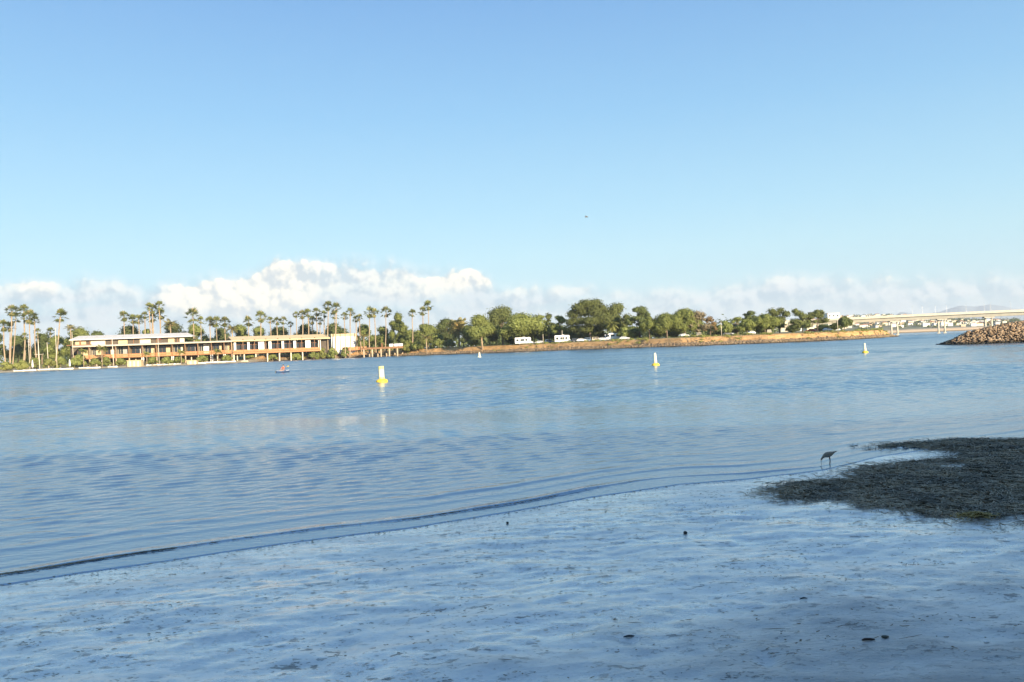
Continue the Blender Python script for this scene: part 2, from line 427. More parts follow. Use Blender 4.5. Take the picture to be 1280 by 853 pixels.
ZW *= (0.112 + 0.050 * sstep(16, 45, TY)) * ruff / np.sqrt(S2 + 1e-4) * sstep(0.0, 0.02, S2)
ZW *= sstep(0.35, 2.5, TT) * sstep(900, 380, TT) * (np.abs(TC) < 1.2)
WZ = WZ + ZW
water_mat = bpy.data.materials.new('bay_water'); water_mat.use_nodes = True
t = NT(water_mat.node_tree); bs = t.n['Principled BSDF']
tcn = t.new('ShaderNodeTexCoord'); O = tcn.outputs['Object']
XX, YY, ZZ = t.sep(O)
rip1 = t.noise(t.mapping(O, (5.0, 12.0, 1), (0, 0, R(12))), 1.0, 2.5, 0.6, 2.0, 0.2)
bp = t.new('ShaderNodeBump'); bp.inputs['Strength'].default_value = 1.0; bp.inputs['Distance'].default_value = 1.0
t.l.new(t.math('MULTIPLY', rip1, t.ramp(YY, 9, 60, 0.006, 0.016)), bp.inputs['Height']); t.l.new(bp.outputs[0], bs.inputs['Normal'])
t.l.new(t.ramp(YY, 15, 200, 0.06, 0.20), bs.inputs['Roughness'])      # far ripples are finer than a pixel
bs.inputs['Base Color'].default_value = (0.040, 0.115, 0.185, 1)
bs.inputs['IOR'].default_value = 3.0; bs.inputs['Specular IOR Level'].default_value = 0.8
water = link('bay_water', mesh_np('bay_water', np.stack([TX, TY, WZ], -1).reshape(-1, 3), grid_faces(len(wt_), len(wc_)), 4, water_mat, True))
tag(water, 'rippled blue bay water', kind='structure')
# ------------------------------------------------------------------ far shore
FR_PX = np.array([-250, 0, 150, 319, 334, 380, 440, 500, 560, 700, 850, 960, 1060, 1100, 1126.])
FR_D = np.array([330, 354, 372, 394, 424, 434, 438, 415, 390, 343, 290, 284, 298, 330, 385.])
def front(px): return np.interp(px, FR_PX, FR_D)
BE_D, BE_Z = [0, 4, 15, 30, 50, 70, 120, 300, 900], [-.25, .25, .75, 1.35, 2.6, 3.3, 3.8, 4.5, 6]
BK_D, BK_Z = [0, 1.5, 4, 6, 9, 11, 16, 60, 300, 900], [-.35, .25, .85, 1.35, 2.95, 3.35, 3.55, 3.75, 4.5, 6]
def land_z(px, d):
    px = np.asarray(px, float); d = np.asarray(d, float)
    D = front(px); y = D + d; x = (px - CX) / FPX * y
    bch = sstep(334, 300, px)
    n = fbm(x * 0.12, y * 0.12, 71, 4)
    gull = np.abs(fbm(x * 0.16, y * 0.02, 77, 3))
    dd = d + 1.2 * n * 2
    z = bch * np.interp(d, BE_D, BE_Z) + (1 - bch) * (np.interp(dd - 3.0 * gull * sstep(4, 8, d) * sstep(16, 10, d), BK_D, BK_Z))
    z = z + sstep(1, 8, d) * 0.30 * n
    edge = np.interp(y, [380, 420, 600, 900], [1127, 1121, 1101, 1078])
    side = (edge - px) / FPX * y
    return np.where(side < 9, np.minimum(z, np.interp(side, [-5, 0, 2, 5, 9], [-1.5, -.4, .3, 1.3, 3.6])), z)
def land_at(px, Y):
    """world point standing on the far shore at photo column px and depth Y"""
    x = (px - CX) / FPX * Y
    return Vector((x, Y, float(land_z(px, Y - float(front(px))))))
lp = nonuni([(-250, -20, 12), (-20, 320, 1.6), (320, 336, 0.8), (336, 1090, 1.3), (1090, 1130, 0.6)])
ld = np.array(list(np.arange(0, 14, 0.55)) + list(np.arange(14, 40, 2)) + [40, 50, 60, 75, 100, 150, 220, 300, 450, 650, 900.])
LP, LD = np.meshgrid(lp, ld)
LY = front(LP) + LD; LX = (LP - CX) / FPX * LY; LZ = land_z(LP, LD)
lm = bpy.data.materials.new('shore_soil'); lm.use_nodes = True
t = NT(lm.node_tree); bs = t.n['Principled BSDF']
tcn = t.new('ShaderNodeTexCoord'); O = tcn.outputs['Object']; XX, YY, ZZ = t.sep(O)
at_ = t.new('ShaderNodeAttribute', attribute_name='beach')
n1 = t.noise(O, 0.35, 5.0, 0.6); n2 = t.noise(O, 1.6, 5.0, 0.65); n3 = t.noise(t.mapping(O, (0.5, 0.1, 2.5)), 1.0, 4.0, 0.6)
zz = t.math('ADD', ZZ, t.math('MULTIPLY', t.math('SUBTRACT', n1, 0.5), 0.9))
soil = t.mix(t.ramp(n3, 0.35, 0.65), (0.46, 0.25, 0.095, 1), (0.62, 0.375, 0.165, 1))
soil = t.mix(t.ramp(n2, 0.58, 0.70), soil, (0.30, 0.24, 0.12, 1))
rockc = t.mix(t.ramp(n2, 0.35, 0.65), (0.12, 0.085, 0.055, 1), (0.30, 0.225, 0.14, 1))
wet = t.mix(t.ramp(n2, 0.35, 0.65), (0.035, 0.028, 0.02, 1), (0.07, 0.055, 0.035, 1))
grass = t.mix(t.ramp(n1, 0.35, 0.65), (0.13, 0.14, 0.045, 1), (0.24, 0.21, 0.09, 1))
soil = t.mix(t.ramp(t.noise(t.mapping(O, (0.30, 0.05, 0.30)), 1.0, 4.0, 0.65), 0.55, 0.68), soil, (0.20, 0.135, 0.07, 1))
bank = t.mix(t.ramp(zz, 0.25, 0.50), wet, rockc)
bank = t.mix(t.ramp(zz, 1.2, 1.7), bank, soil)
bank = t.mix(t.ramp(zz, 3.25, 3.5), bank, grass)
bsand = t.mix(t.ramp(n2, 0.3, 0.7), (0.42, 0.34, 0.21, 1), (0.56, 0.46, 0.30, 1))
bsand = t.mix(t.ramp(ZZ, 0.9, 1.7), bsand, t.mix(t.ramp(n2, 0.4, 0.6), (0.13, 0.14, 0.05, 1), (0.30, 0.25, 0.13, 1)))
bsand = t.mix(t.ramp(ZZ, 0.22, 0.05), bsand, (0.16, 0.13, 0.09, 1))
t.l.new(t.mix(at_.outputs['Fac'], bank, bsand), bs.inputs['Base Color'])
bs.inputs['Roughness'].default_value = 0.9; bs.inputs['Specular IOR Level'].default_value = 0.15
bp = t.new('ShaderNodeBump'); bp.inputs['Strength'].default_value = 0.9; bp.inputs['Distance'].default_value = 0.6
t.l.new(n2, bp.inputs['Height']); t.l.new(bp.outputs[0], bs.inputs['Normal'])
lme = mesh_np('far_shore', np.stack([LX, LY, LZ], -1).reshape(-1, 3), grid_faces(len(ld), len(lp)), 4, lm, True)
a_ = lme.attributes.new('beach', 'FLOAT', 'POINT'); a_.data.foreach_set('value', sstep(334, 300, LP).ravel().astype(np.float32))
tag(link('far_shore', lme), 'low orange earth bank and sandy beach across the bay', kind='structure')

# stones ----------------------------------------------------------
def stone_shape(seed, n=1):
    rg = np.random.RandomState(seed)
    ph = (1 + 5 ** .5) / 2
    v = np.array([(-1, ph, 0), (1, ph, 0), (-1, -ph, 0), (1, -ph, 0), (0, -1, ph), (0, 1, ph), (0, -1, -ph), (0, 1, -ph), (ph, 0, -1), (ph, 0, 1), (-ph, 0, -1), (-ph, 0, 1)]) / 1.9
    f = np.array([(0, 11, 5), (0, 5, 1), (0, 1, 7), (0, 7, 10), (0, 10, 11), (1, 5, 9), (5, 11, 4), (11, 10, 2), (10, 7, 6), (7, 1, 8), (3, 9, 4), (3, 4, 2), (3, 2, 6), (3, 6, 8), (3, 8, 9), (4, 9, 5), (2, 4, 11), (6, 2, 10), (8, 6, 7), (9, 8, 1)])
    v = v * rg.uniform(0.55, 1.3, (12, 1)) * rg.uniform([0.8, 0.7, 0.55], [1.25, 1.05, 0.9])
    return v, f
STONES = [stone_shape(i) for i in range(8)]
def rock_mat(name, a, b, c):
    m = bpy.data.materials.new(name); m.use_nodes = True
    t = NT(m.node_tree); bs = t.n['Principled BSDF']; tcn = t.new('ShaderNodeTexCoord')
    ge = t.new('ShaderNodeNewGeometry'); oi = t.new('ShaderNodeObjectInfo')
    r_ = t.math('FRACT', t.math('ADD', ge.outputs['Random Per Island'], oi.outputs['Random']))
    col = t.mix(t.ramp(r_, 0.0, 0.5), (*a, 1), (*b, 1)); col = t.mix(t.ramp(r_, 0.6, 1.0), col, (*c, 1))
    col = t.mix(t.math('MULTIPLY', t.noise(tcn.outputs['Object'], 3.0, 5.0, 0.6), 0.5), col, (0.08, 0.06, 0.045, 1))
    geo_z = t.sep(ge.outputs['Position'])[2]
    col = t.mix(t.ramp(geo_z, 0.55, 0.2), col, (0.03, 0.028, 0.022, 1))        # weed and wet below the tide line
    t.l.new(col, bs.inputs['Base Color']); bs.inputs['Roughness'].default_value = 0.85; bs.inputs['Specular IOR Level'].default_value = 0.2
    return m
rip_mat = rock_mat('bank_stone', (0.20, 0.145, 0.09), (0.34, 0.25, 0.15), (0.14, 0.105, 0.07))
jet_mat = rock_mat('jetty_stone', (0.25, 0.165, 0.095), (0.42, 0.30, 0.185), (0.085, 0.058, 0.038))
def stones_mesh(name, P, S, mat, seed):
    rg = np.random.RandomState(seed); V = []; Fc = []; b = 0
    for p, s in zip(P, S):
        v, f = STONES[rg.randint(8)]
        a = rg.uniform(0, 6.28); c, d = math.cos(a), math.sin(a)
        vv = v @ np.array([[c, d, 0], [-d, c, 0], [0, 0, 1]]) * s + p
        V.append(vv); Fc.append(f + b); b += 12
    return mesh_np(name, np.concatenate(V), np.concatenate(Fc), 3, mat)
rg = np.random.RandomState(5)
n = 5200
spx = rg.uniform(322, 1127, n); sd = np.abs(rg.normal(2.8, 2.1, n)); keep = sd < 9; spx = spx[keep]; sd = sd[keep]
syy = front(spx) + sd
SP = np.stack([(spx - CX) / FPX * syy, syy, land_z(spx, sd) + 0.05], -1)
tag(link('bank_riprap', stones_mesh('bank_riprap', SP, rg.uniform(0.16, 0.55, len(SP)) ** 1.1, rip_mat, 3)), 'brown riprap stones along the foot of the far bank', kind='stuff')

# scrub tufts on the bank are grown in the foliage section
# rock jetty ------------------------------------------------------
JT = ground(1204, 431.2)
def jet_h(x, y):
    ax = x - JT.x
    cy = JT.y + 5.0 + 0.18 * np.clip(ax, 0, 40)
    half = 4.5 + 0.32 * np.clip(ax, 0, 22)
    top = np.interp(ax, [-1.5, 0, 1.5, 4, 7, 10, 16, 30, 60], [-.6, .1, .9, 1.9, 2.6, 3.0, 3.5, 3.9, 4.0])
    q = np.clip(np.abs(y - cy) / half, 0, 1.4)
    return np.where(top > 0, top * (1 - q ** 1.5), top) + 0.35 * fbm(x * 0.5, y * 0.5, 91, 3) - 0.25
jx = np.arange(JT.x - 3, JT.x + 55, 0.4); jy = np.arange(JT.y - 14, JT.y + 34, 0.4)
JX, JY = np.meshgrid(jx, jy)
jet = thing('rock_jetty', 'mound of tan boulders with a dark crest running out from the edge of the picture', 'jetty', (JT.x, JT.y, 0))
jm = mesh_np('core', np.stack([JX - JT.x, JY - JT.y, jet_h(JX, JY) - 0.25], -1).reshape(-1, 3), grid_faces(len(jy), len(jx)), 4, material('jetty_core', (0.07, 0.055, 0.04), 0.95, 0.4, 1.5), True)
link('core', jm, jet)
rg = np.random.RandomState(14)
gxx, gyy = np.meshgrid(np.arange(-1.0, 30, .34), np.arange(-8, 18, .34))
gxx = JT.x + gxx.ravel() + rg.uniform(-.17, .17, gxx.size); gyy = JT.y + gyy.ravel() + rg.uniform(-.17, .17, gyy.size); ghh = jet_h(gxx, gyy)
cand = [(x, y, h_, rg.uniform(0.14, 0.27) * (1.5 if rg.rand() < 0.15 else 1)) for x, y, h_ in zip(gxx, gyy, ghh) if h_ > -0.15 and x / y < 0.75]
facing = lambda c: (c[1] - JT.y - 5 - 0.18 * (c[0] - JT.x)) < 0.8
vis = sorted([c for c in cand if facing(c) and c[0] / c[1] < 0.655], key=lambda c: -c[3])[:300]
visset = set(vis)
smeshes = []
for i, (v, f) in enumerate(STONES):
    smeshes.append(mesh_np('rock', v, f, 3, jet_mat))
for c in vis:
    o = link('rock', smeshes[rg.randint(8)], jet)
    o.location = (c[0] - JT.x, c[1] - JT.y, c[2] + 0.05); o.scale = (c[3],) * 3
    o.rotation_euler = (rg.uniform(-.5, .5), rg.uniform(-.5, .5), rg.uniform(0, 6.28))
rest = [c for c in cand if c not in visset]
ro = link('small_rocks', stones_mesh('small_rocks', np.array([(c[0] - JT.x, c[1] - JT.y, c[2] + 0.03) for c in rest] + [(rg.uniform(-.3, 33), rg.uniform(-6, 0), 0) for _ in range(0)]), np.array([c[3] for c in rest]), jet_mat, 8), jet)
ro['kind'] = 'stuff'
# narrow strip of sand at the jetty's foot
bx_ = np.linspace(JT.x + 6.5, JT.x + 60, 60); by_ = np.linspace(-3.0, 9, 26)
BX, BY = np.meshgrid(bx_, by_)
k_ = sstep(JT.x + 6.5, JT.x + 13, BX)
BZ = -0.25 + (0.12 + 0.09 * (BY + 3)) * k_ + 0.05 * fbm(BX * 0.7, BY, 4, 3)
tag(link('sand_strip', mesh_np('sand_strip', np.stack([BX, BY + JT.y + 0.25 * (BX - JT.x) * 0.2 - 1.0, BZ], -1).reshape(-1, 3), grid_faces(26, 60), 4,
    material('jetty_sand', (0.42, 0.31, 0.20), 0.85, 0.3, 0.8), True)), 'thin strip of tan sand along the foot of the jetty', kind='structure')

# ------------------------------------------------------------------ hills, mountains
RID_PX = [880, 930, 1000, 1060, 1110, 1150, 1200, 1250, 1300, 1500]; RID = [1, 8, 19.5, 22.5, 21.5, 18, 12, 9, 8, 8]
hpx = np.arange(880, 1500, 3.0); hd = np.array([1240, 1246, 1252, 1262, 1300, 1380, 1500, 1650, 1800, 2000, 2200, 2500, 3000.])
HP, HD = np.meshgrid(hpx, hd)
def hill_z(px, D):
    rz = 2.3 + np.interp(px, RID_PX, RID) / FPX * 2200
    f = np.interp(D, [1240, 1246, 1252, 1262, 1300, 2200, 2500, 3000], [0, 0, 0, 0, .02, 1.0, .9, .4])
    base = np.interp(D, [1240, 1246, 1252, 1262, 1300], [-1, 2.5, 4.6, 5.2, 5.6])
    x = (px - CX) / FPX * D
    return base + np.maximum(rz - 5.6, 0) * np.clip(f, 0, 1) ** 0.8 + sstep(1262, 1500, D) * 5 * fbm(x * 0.01, D * 0.01, 33, 3)
hm = bpy.data.materials.new('hillside_scrub'); hm.use_nodes = True
t = NT(hm.node_tree); bs = t.n['Principled BSDF']; O = t.new('ShaderNodeTexCoord').outputs['Object']; ZZ = t.sep(O)[2]
n1 = t.noise(O, 0.03, 5.0, 0.6)
c_ = t.mix(t.ramp(n1, 0.4, 0.6), (0.10, 0.12, 0.06, 1), (0.24, 0.21, 0.13, 1))
c_ = t.mix(t.ramp(ZZ, 6.2, 5.2), c_, (0.50, 0.37, 0.23, 1)); c_ = t.mix(t.ramp(ZZ, 2.0, 1.2), c_, (0.18, 0.14, 0.09, 1))
t.l.new(c_, bs.inputs['Base Color']); bs.inputs['Roughness'].default_value = 0.95
tag(link('hillside', mesh_np('hillside', np.stack([(HP - CX) / FPX * HD, HD, hill_z(HP, HD)], -1).reshape(-1, 3), grid_faces(len(hd), len(hpx)), 4, hm, True)), 'low hillside dotted with houses beyond the bridge', kind='structure')

MT_D = 11300.0
mpx = np.arange(950, 1700, 4.0)
mtop = np.interp(mpx, [950, 1090, 1110, 1128, 1150, 1175, 1203, 1222, 1237, 1255, 1268, 1300, 1380, 1450, 1700], [3, 8, 15, 25, 20, 23, 29.5, 27.5, 29.5, 27.5, 24, 20, 27, 18, 14])
mtop = mtop + 2.0 * fbm(mpx * 0.06, mpx * 0, 55, 4)
rows = [(0.80, -0.02), (0.88, 0.45), (0.95, 0.8), (1.0, 1.0), (1.1, 0.8), (1.25, 0.0)]
MV = []
for k, f in rows:
    D = MT_D * k
    MV.append(np.stack([(mpx - CX) / FPX * D, np.full_like(mpx, D), np.maximum(2.3 + mtop / FPX * MT_D * f + (f > 0) * (f < 1) * 40 * fbm(mpx * 0.05, mpx * 0 + k * 9, 12, 3), -5)], -1))
mm = material('mountain_haze_blue', (0.22, 0.27, 0.31), 0.95, 0.2, 0.002)  # blue of the distant haze is put into the base colour
tag(link('mountains', mesh_np('mountains', np.concatenate(MV), grid_faces(len(rows), len(mpx)), 4, mm, True)), 'faint blue mountains on the horizon beyond the bridge', kind='structure')

# houses on the hillside -------------------------------------------
HOUSE_COL = {'white': (0.80, 0.78, 0.72), 'cream': (0.74, 0.64, 0.46), 'tan': (0.52, 0.39, 0.26), 'grey': (0.48, 0.47, 0.45)}
hw = {k: material('house_wall_' + k, v, 0.8, 0.12, 0.4) for k, v in HOUSE_COL.items()}
hr = [material('house_roof_clay', (0.36, 0.17, 0.10), 0.85, 0.3, 0.5), material('house_roof_grey', (0.22, 0.21, 0.20), 0.85, 0.3, 0.5), material('house_roof_pale', (0.62, 0.57, 0.48), 0.85, 0.2, 0.5)]
glass = material('window_glass', (0.03, 0.04, 0.05), 0.15, 0.3, 0.6, spec=0.6)
def house(px, D, wd, hgt, col, roof, label, group, z=None, name='hillside_house', floors=0, zf=None):
    x = (px - CX) / FPX * D; z = float(hill_z(np.array(px), np.array(D))) if z is None else z
    o = thing(name, label, 'house', (x, D, z), rg.uniform(-.35, .35), group)
    dp = wd * rg.uniform(.6, .8); a, b = wd / 2, dp / 2
    MB().box(-a, a, -b, b, -2, hgt).build('wall', hw[col], o)
    r_ = MB()
    if roof == 2: r_.box(-a - .3, a + .3, -b - .3, b + .3, hgt, hgt + .5)
    else:
        e = .5; r_.add([(-a - e, -b - e, hgt - .1), (a + e, -b - e, hgt - .1), (a + e, b + e, hgt - .1), (-a - e, b + e, hgt - .1), (-a * .55, 0, hgt + wd * .17), (a * .55, 0, hgt + wd * .17)],
                       [(3, 2, 1, 0), (0, 1, 5, 4), (1, 2, 5), (2, 3, 4, 5), (3, 0, 4)])
    r_.build('roof', hr[roof], o)
    if floors:
        nw = int(wd // 3.2)
        for fl in range(floors):
            for i in range(nw):
                u = -a + (i + .5) * wd / nw; zb = hgt * (fl + .35) / floors
                MB().box(u - .8, u + .8, -b - .06, -b + .04, zb, zb + 1.5).build('window', glass, o)
    return o
rg = np.random.RandomState(21)
cols = ['white', 'white', 'white', 'cream', 'cream', 'tan', 'grey']
placed = []; tries = 0
def whereabouts(px, zpx):
    z_ = ('left of the first bridge columns' if px < 1114 else 'between first and second bridge columns' if px < 1173 else 'between second and third bridge columns' if px < 1232 else 'right of the third bridge columns') if zpx < 11.5 else ('above the bridge deck')
    return 'on the hill ' + z_
HS = []
while len(placed) < 130 and tries < 5000:
    tries += 1
    px = rg.uniform(1036, 1262) if rg.rand() < .93 else rg.uniform(968, 1000); D = rg.uniform(1330, 2180) if px < 1190 else rg.uniform(1300, 1800)
    zpx = (float(hill_z(np.array(px), np.array(D))) - 2.3) / D * FPX
    if any(abs(px - q[0]) < 3.6 and abs(zpx - q[1]) < 1.4 for q in placed) or (13 < zpx < 18.5): continue
    placed.append((px, zpx)); HS.append((px, D, zpx, cols[rg.randint(7)], rg.choice([0, 1, 2, 2])))
base_lab = {}
for h_ in sorted(HS, key=lambda q: q[0]):
    base_lab.setdefault('%s %s-roofed house %s' % (h_[3], ('red', 'dark', 'pale')[h_[4]], whereabouts(h_[0], h_[2]) if h_[0] > 1030 else 'on the hill behind the wind-leaned tree'), []).append(h_)
ORD = ('first', 'second', 'third', 'fourth', 'fifth', 'sixth', 'seventh', 'eighth', 'ninth', 'tenth', 'eleventh', 'twelfth', 'thirteenth', 'fourteenth', 'fifteenth', 'sixteenth')
for lab, hs in base_lab.items():
    for k, (px, D, zpx, col, roof) in enumerate(hs):
        house(px, D, rg.uniform(6.5, 11.5), rg.uniform(3, 5.5), col, roof, lab + ('' if len(hs) == 1 else ', %s from the left' % ORD[min(k, 15)]), 'houses on the far hillside')
house(983.5, 640, 9.5, 6.6, 'cream', 2, 'pale flat-roofed house showing between the trees by the wind-leaned tree', None, z=8, name='house', floors=2)
house(1039, 700, 12, 12.5, 'white', 2, 'tall white block of flats behind the trees where the bridge meets land', None, z=8, name='apartment_block', floors=3)
house(1014, 760, 11, 7.5, 'cream', 0, 'cream house with red roof half hidden behind the trees near the bridge', None, z=9, name='house', floors=2)

# bridge ------------------------------------------------------------
conc = material('bridge_concrete', (0.56, 0.51, 0.40), 0.85, 0.15, 0.3)
BA, BB = at(985, 399.2, 600), at(1420, 385.6, 540)
BA.z, BB.z = 13.0, 13.4
bd_ = (BB - BA); bl = Vector((bd_.x, bd_.y, 0)).length
bridge = thing('road_bridge', 'long pale concrete road bridge on paired columns crossing the channel', 'bridge', (BA.x, BA.y, 0), math.atan2(bd_.y, bd_.x))
zc = lambda s: 13.0 + 0.5 * math.sin(math.pi * s / bl)
n_ = 40; vs = []
prof = [(-5.5, -.7), (-5.5, 0), (5.5, 0), (5.5, -.7), (4.4, -.9), (3.2, -3.0), (-3.2, -3.0), (-4.4, -.9)]
for i in range(n_ + 1):
    s = bl * i / n_; vs += [(s, y, zc(s) + z) for y, z in prof]
fs = [(i * 8 + k, i * 8 + (k + 1) % 8, (i + 1) * 8 + (k + 1) % 8, (i + 1) * 8 + k) for i in range(n_) for k in range(8)]
MB().add(vs, fs + [tuple(range(8)), tuple(n_ * 8 + k for k in range(7, -1, -1))]).build('deck', conc, bridge)
for sy_ in (-5.35, 5.15):
    vs = []
    for i in range(n_ + 1):
        s = bl * i / n_; vs += [(s, sy_, zc(s) + .003), (s, sy_ + .2, zc(s) + .003), (s, sy_ + .2, zc(s) + 1.0), (s, sy_, zc(s) + 1.0)]
    fs = [(i * 4 + k, i * 4 + (k + 1) % 4, (i + 1) * 4 + (k + 1) % 4, (i + 1) * 4 + k) for i in range(n_) for k in range(4)]
    MB().add(vs, fs + [(0, 1, 2, 3), (n_ * 4 + 3, n_ * 4 + 2, n_ * 4 + 1, n_ * 4)]).build('parapet', conc, bridge)
def along(px):     # distance along the bridge at photo column px
    d = ray(px, 410); den = d.x * bd_.y - d.y * bd_.x
    k = (BA.x * bd_.y - BA.y * bd_.x) / den
    return (Vector((d.x * k, d.y * k, 0)) - Vector((BA.x, BA.y, 0))).length
for px in (1118, 1177, 1236, 1296, 1356):
    s = along(px)
    cap = MB().box(s - 3.2, s + 3.2, -2.9, 2.9, zc(s) - 3.9, zc(s) - 3.002).build('pier_cap', conc, bridge)
    for q in (-2.0, 2.0):
        MB().tube([(s + q, 0, -2), (s + q, 0, zc(s) - 3.9)], 0.62, 12).build('column', conc, bridge, True)
        MB().box(s + q - 1.1, s + q + 1.1, -1.1, 1.1, -2, 0.55).build('footing', conc, bridge)
lampm = material('lamp_steel', (0.55, 0.55, 0.54), 0.45, 0.1, 2.0, metal=0.6)
bm_ = Matrix.Translation((BA.x, BA.y, 0)) @ Matrix.Rotation(math.atan2(bd_.y, bd_.x), 4, 'Z')
for i, px in enumerate((1143, 1152, 1172, 1182, 1211, 1229, 1242, 1262)):
    s = along(px); side = -4.7 if i % 2 else 4.7
    p = bm_ @ Vector((s, side, zc(s)))
    lo = thing('street_lamp', 'thin street lamp standing on the bridge, %s from the land end' % ('first', 'second', 'third', 'fourth', 'fifth', 'sixth', 'seventh', 'eighth')[i], 'street lamp', p, math.atan2(bd_.y, bd_.x), 'street lamps on the bridge')
    MB().tube([(0, 0, 0), (0, 0, 6.4)], [0.09, 0.06], 8).build('pole', lampm, lo)
    sg = 1 if side < 0 else -1
    MB().tube([(0, 0, 6.4), (0, .8 * sg, 6.9), (0, 1.8 * sg, 7.0)], 0.06, 6).build('arm', lampm, lo)
    MB().box(-.18, .18, 1.8 * sg - .35, 1.8 * sg + .35, 6.9, 7.06).build('lamp_head', lampm, lo)

# air ----------------------------------------------------------------
hb = MB().box(-14000, 14000, -600, 14500, -4, 360).build('haze', bpy.data.materials.new('haze_air'))
hzm = hb.data.materials[0]; hzm.use_nodes = True; hzm.node_tree.nodes.clear()
t = NT(hzm.node_tree); mo = t.new('ShaderNodeOutputMaterial'); pv = t.new('ShaderNodeVolumePrincipled')
pv.inputs['Color'].default_value = (0.80, 0.88, 0.95, 1); pv.inputs['Density'].default_value = 8.0e-5; pv.inputs['Anisotropy'].default_value = 0.0
t.l.new(pv.outputs[0], mo.inputs['Volume'])
tag(hb, 'thin pale haze over the bay', kind='stuff')
# ------------------------------------------------------------------ foliage
def leaf_mat(name, a, b, dead=None):
    m = bpy.data.materials.new(name); m.use_nodes = True
    t = NT(m.node_tree); t.n.clear()
    o = t.new('ShaderNodeOutputMaterial'); d = t.new('ShaderNodeBsdfDiffuse'); tr = t.new('ShaderNodeBsdfTranslucent'); mx = t.new('ShaderNodeMixShader')
    ge = t.new('ShaderNodeNewGeometry'); oi = t.new('ShaderNodeObjectInfo'); tcn = t.new('ShaderNodeTexCoord')
    c = t.mix(ge.outputs['Random Per Island'], (*a, 1), (*b, 1))
    c = t.mix(t.math('MULTIPLY', t.ramp(t.noise(tcn.outputs['Object'], 0.25, 3.0, 0.6), 0.35, 0.7), 0.5), c, (*[x * 0.62 for x in a], 1))
    if dead: c = t.mix(t.ramp(ge.outputs['Random Per Island'], 0.86, 0.9), c, (*dead, 1))
    hs = t.new('ShaderNodeHueSaturation'); t.l.new(c, hs.inputs['Color'])
    t.l.new(t.ramp(oi.outputs['Random'], 0, 1, 0.82, 1.18, False), hs.inputs['Value'])
    t.l.new(hs.outputs[0], d.inputs[0]); t.l.new(hs.outputs[0], tr.inputs[0]); mx.inputs[0].default_value = 0.32
    t.l.new(d.outputs[0], mx.inputs[1]); t.l.new(tr.outputs[0], mx.inputs[2]); t.l.new(mx.outputs[0], o.inputs[0])
    return m
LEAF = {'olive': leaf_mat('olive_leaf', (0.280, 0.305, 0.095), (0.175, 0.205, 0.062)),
        'pine': leaf_mat('pine_needle', (0.200, 0.220, 0.080), (0.120, 0.140, 0.052)),
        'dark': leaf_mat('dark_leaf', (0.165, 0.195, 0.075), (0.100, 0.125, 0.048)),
        'light': leaf_mat('light_leaf', (0.314, 0.314, 0.104), (0.209, 0.230, 0.063)),
        'grey': leaf_mat('grey_twig', (0.362, 0.300, 0.195), (0.223, 0.188, 0.111)),
        'rust': leaf_mat('rust_leaf', (0.418, 0.264, 0.125), (0.278, 0.209, 0.098)),
        'palm': leaf_mat('palm_leaf', (0.235, 0.260, 0.090), (0.125, 0.150, 0.052), (0.40, 0.30, 0.15)),
        'date': leaf_mat('date_leaf', (0.334, 0.300, 0.118), (0.223, 0.209, 0.077), (0.501, 0.348, 0.153))}
bark = material('bark', (0.30, 0.22, 0.15), 0.95, 0.45, 0.8)
bark_dark = material('dark_bark', (0.13, 0.10, 0.075), 0.95, 0.4, 0.8)
palm_bark = material('palm_bark', (0.42, 0.31, 0.20), 0.95, 0.35, 0.7)

def leaves(rg, lobes, n, size, out_bias=0.82, inner=0.5):
    """leaf quads through the volume of ellipsoid lobes; lobes rows = cx cy cz rx ry rz"""
    L = np.array(lobes, float); vol = L[:, 3] * L[:, 5]; k = rg.choice(len(L), n, p=vol / vol.sum())
    d = rg.normal(size=(n, 3)); d /= np.linalg.norm(d, axis=1)[:, None]
    r = inner + (1 - inner) * rg.rand(n) ** 0.6
    r = r * (1 + 0.22 * rg.normal(size=n))
    c = L[k, :3] + d * L[k, 3:6] * r[:, None]
    nrm = d * out_bias + rg.normal(size=(n, 3)) * (1 - out_bias) * 0.9 + np.array([0, 0, 0.12]); nrm /= np.linalg.norm(nrm, axis=1)[:, None]
    h = rg.normal(size=(n, 3)); a = np.cross(nrm, h); a /= np.linalg.norm(a, axis=1)[:, None]; b = np.cross(nrm, a)
    s = (size * rg.uniform(0.55, 1.3, n))[:, None]
    q = rg.uniform(0.55, 0.9, n)[:, None]
    V = np.stack([c - a * s, c + b * s * q * .8 + a * s * .1, c + a * s, c - b * s * q], 1).reshape(-1, 3)
    return V, np.arange(4 * n).reshape(n, 4)

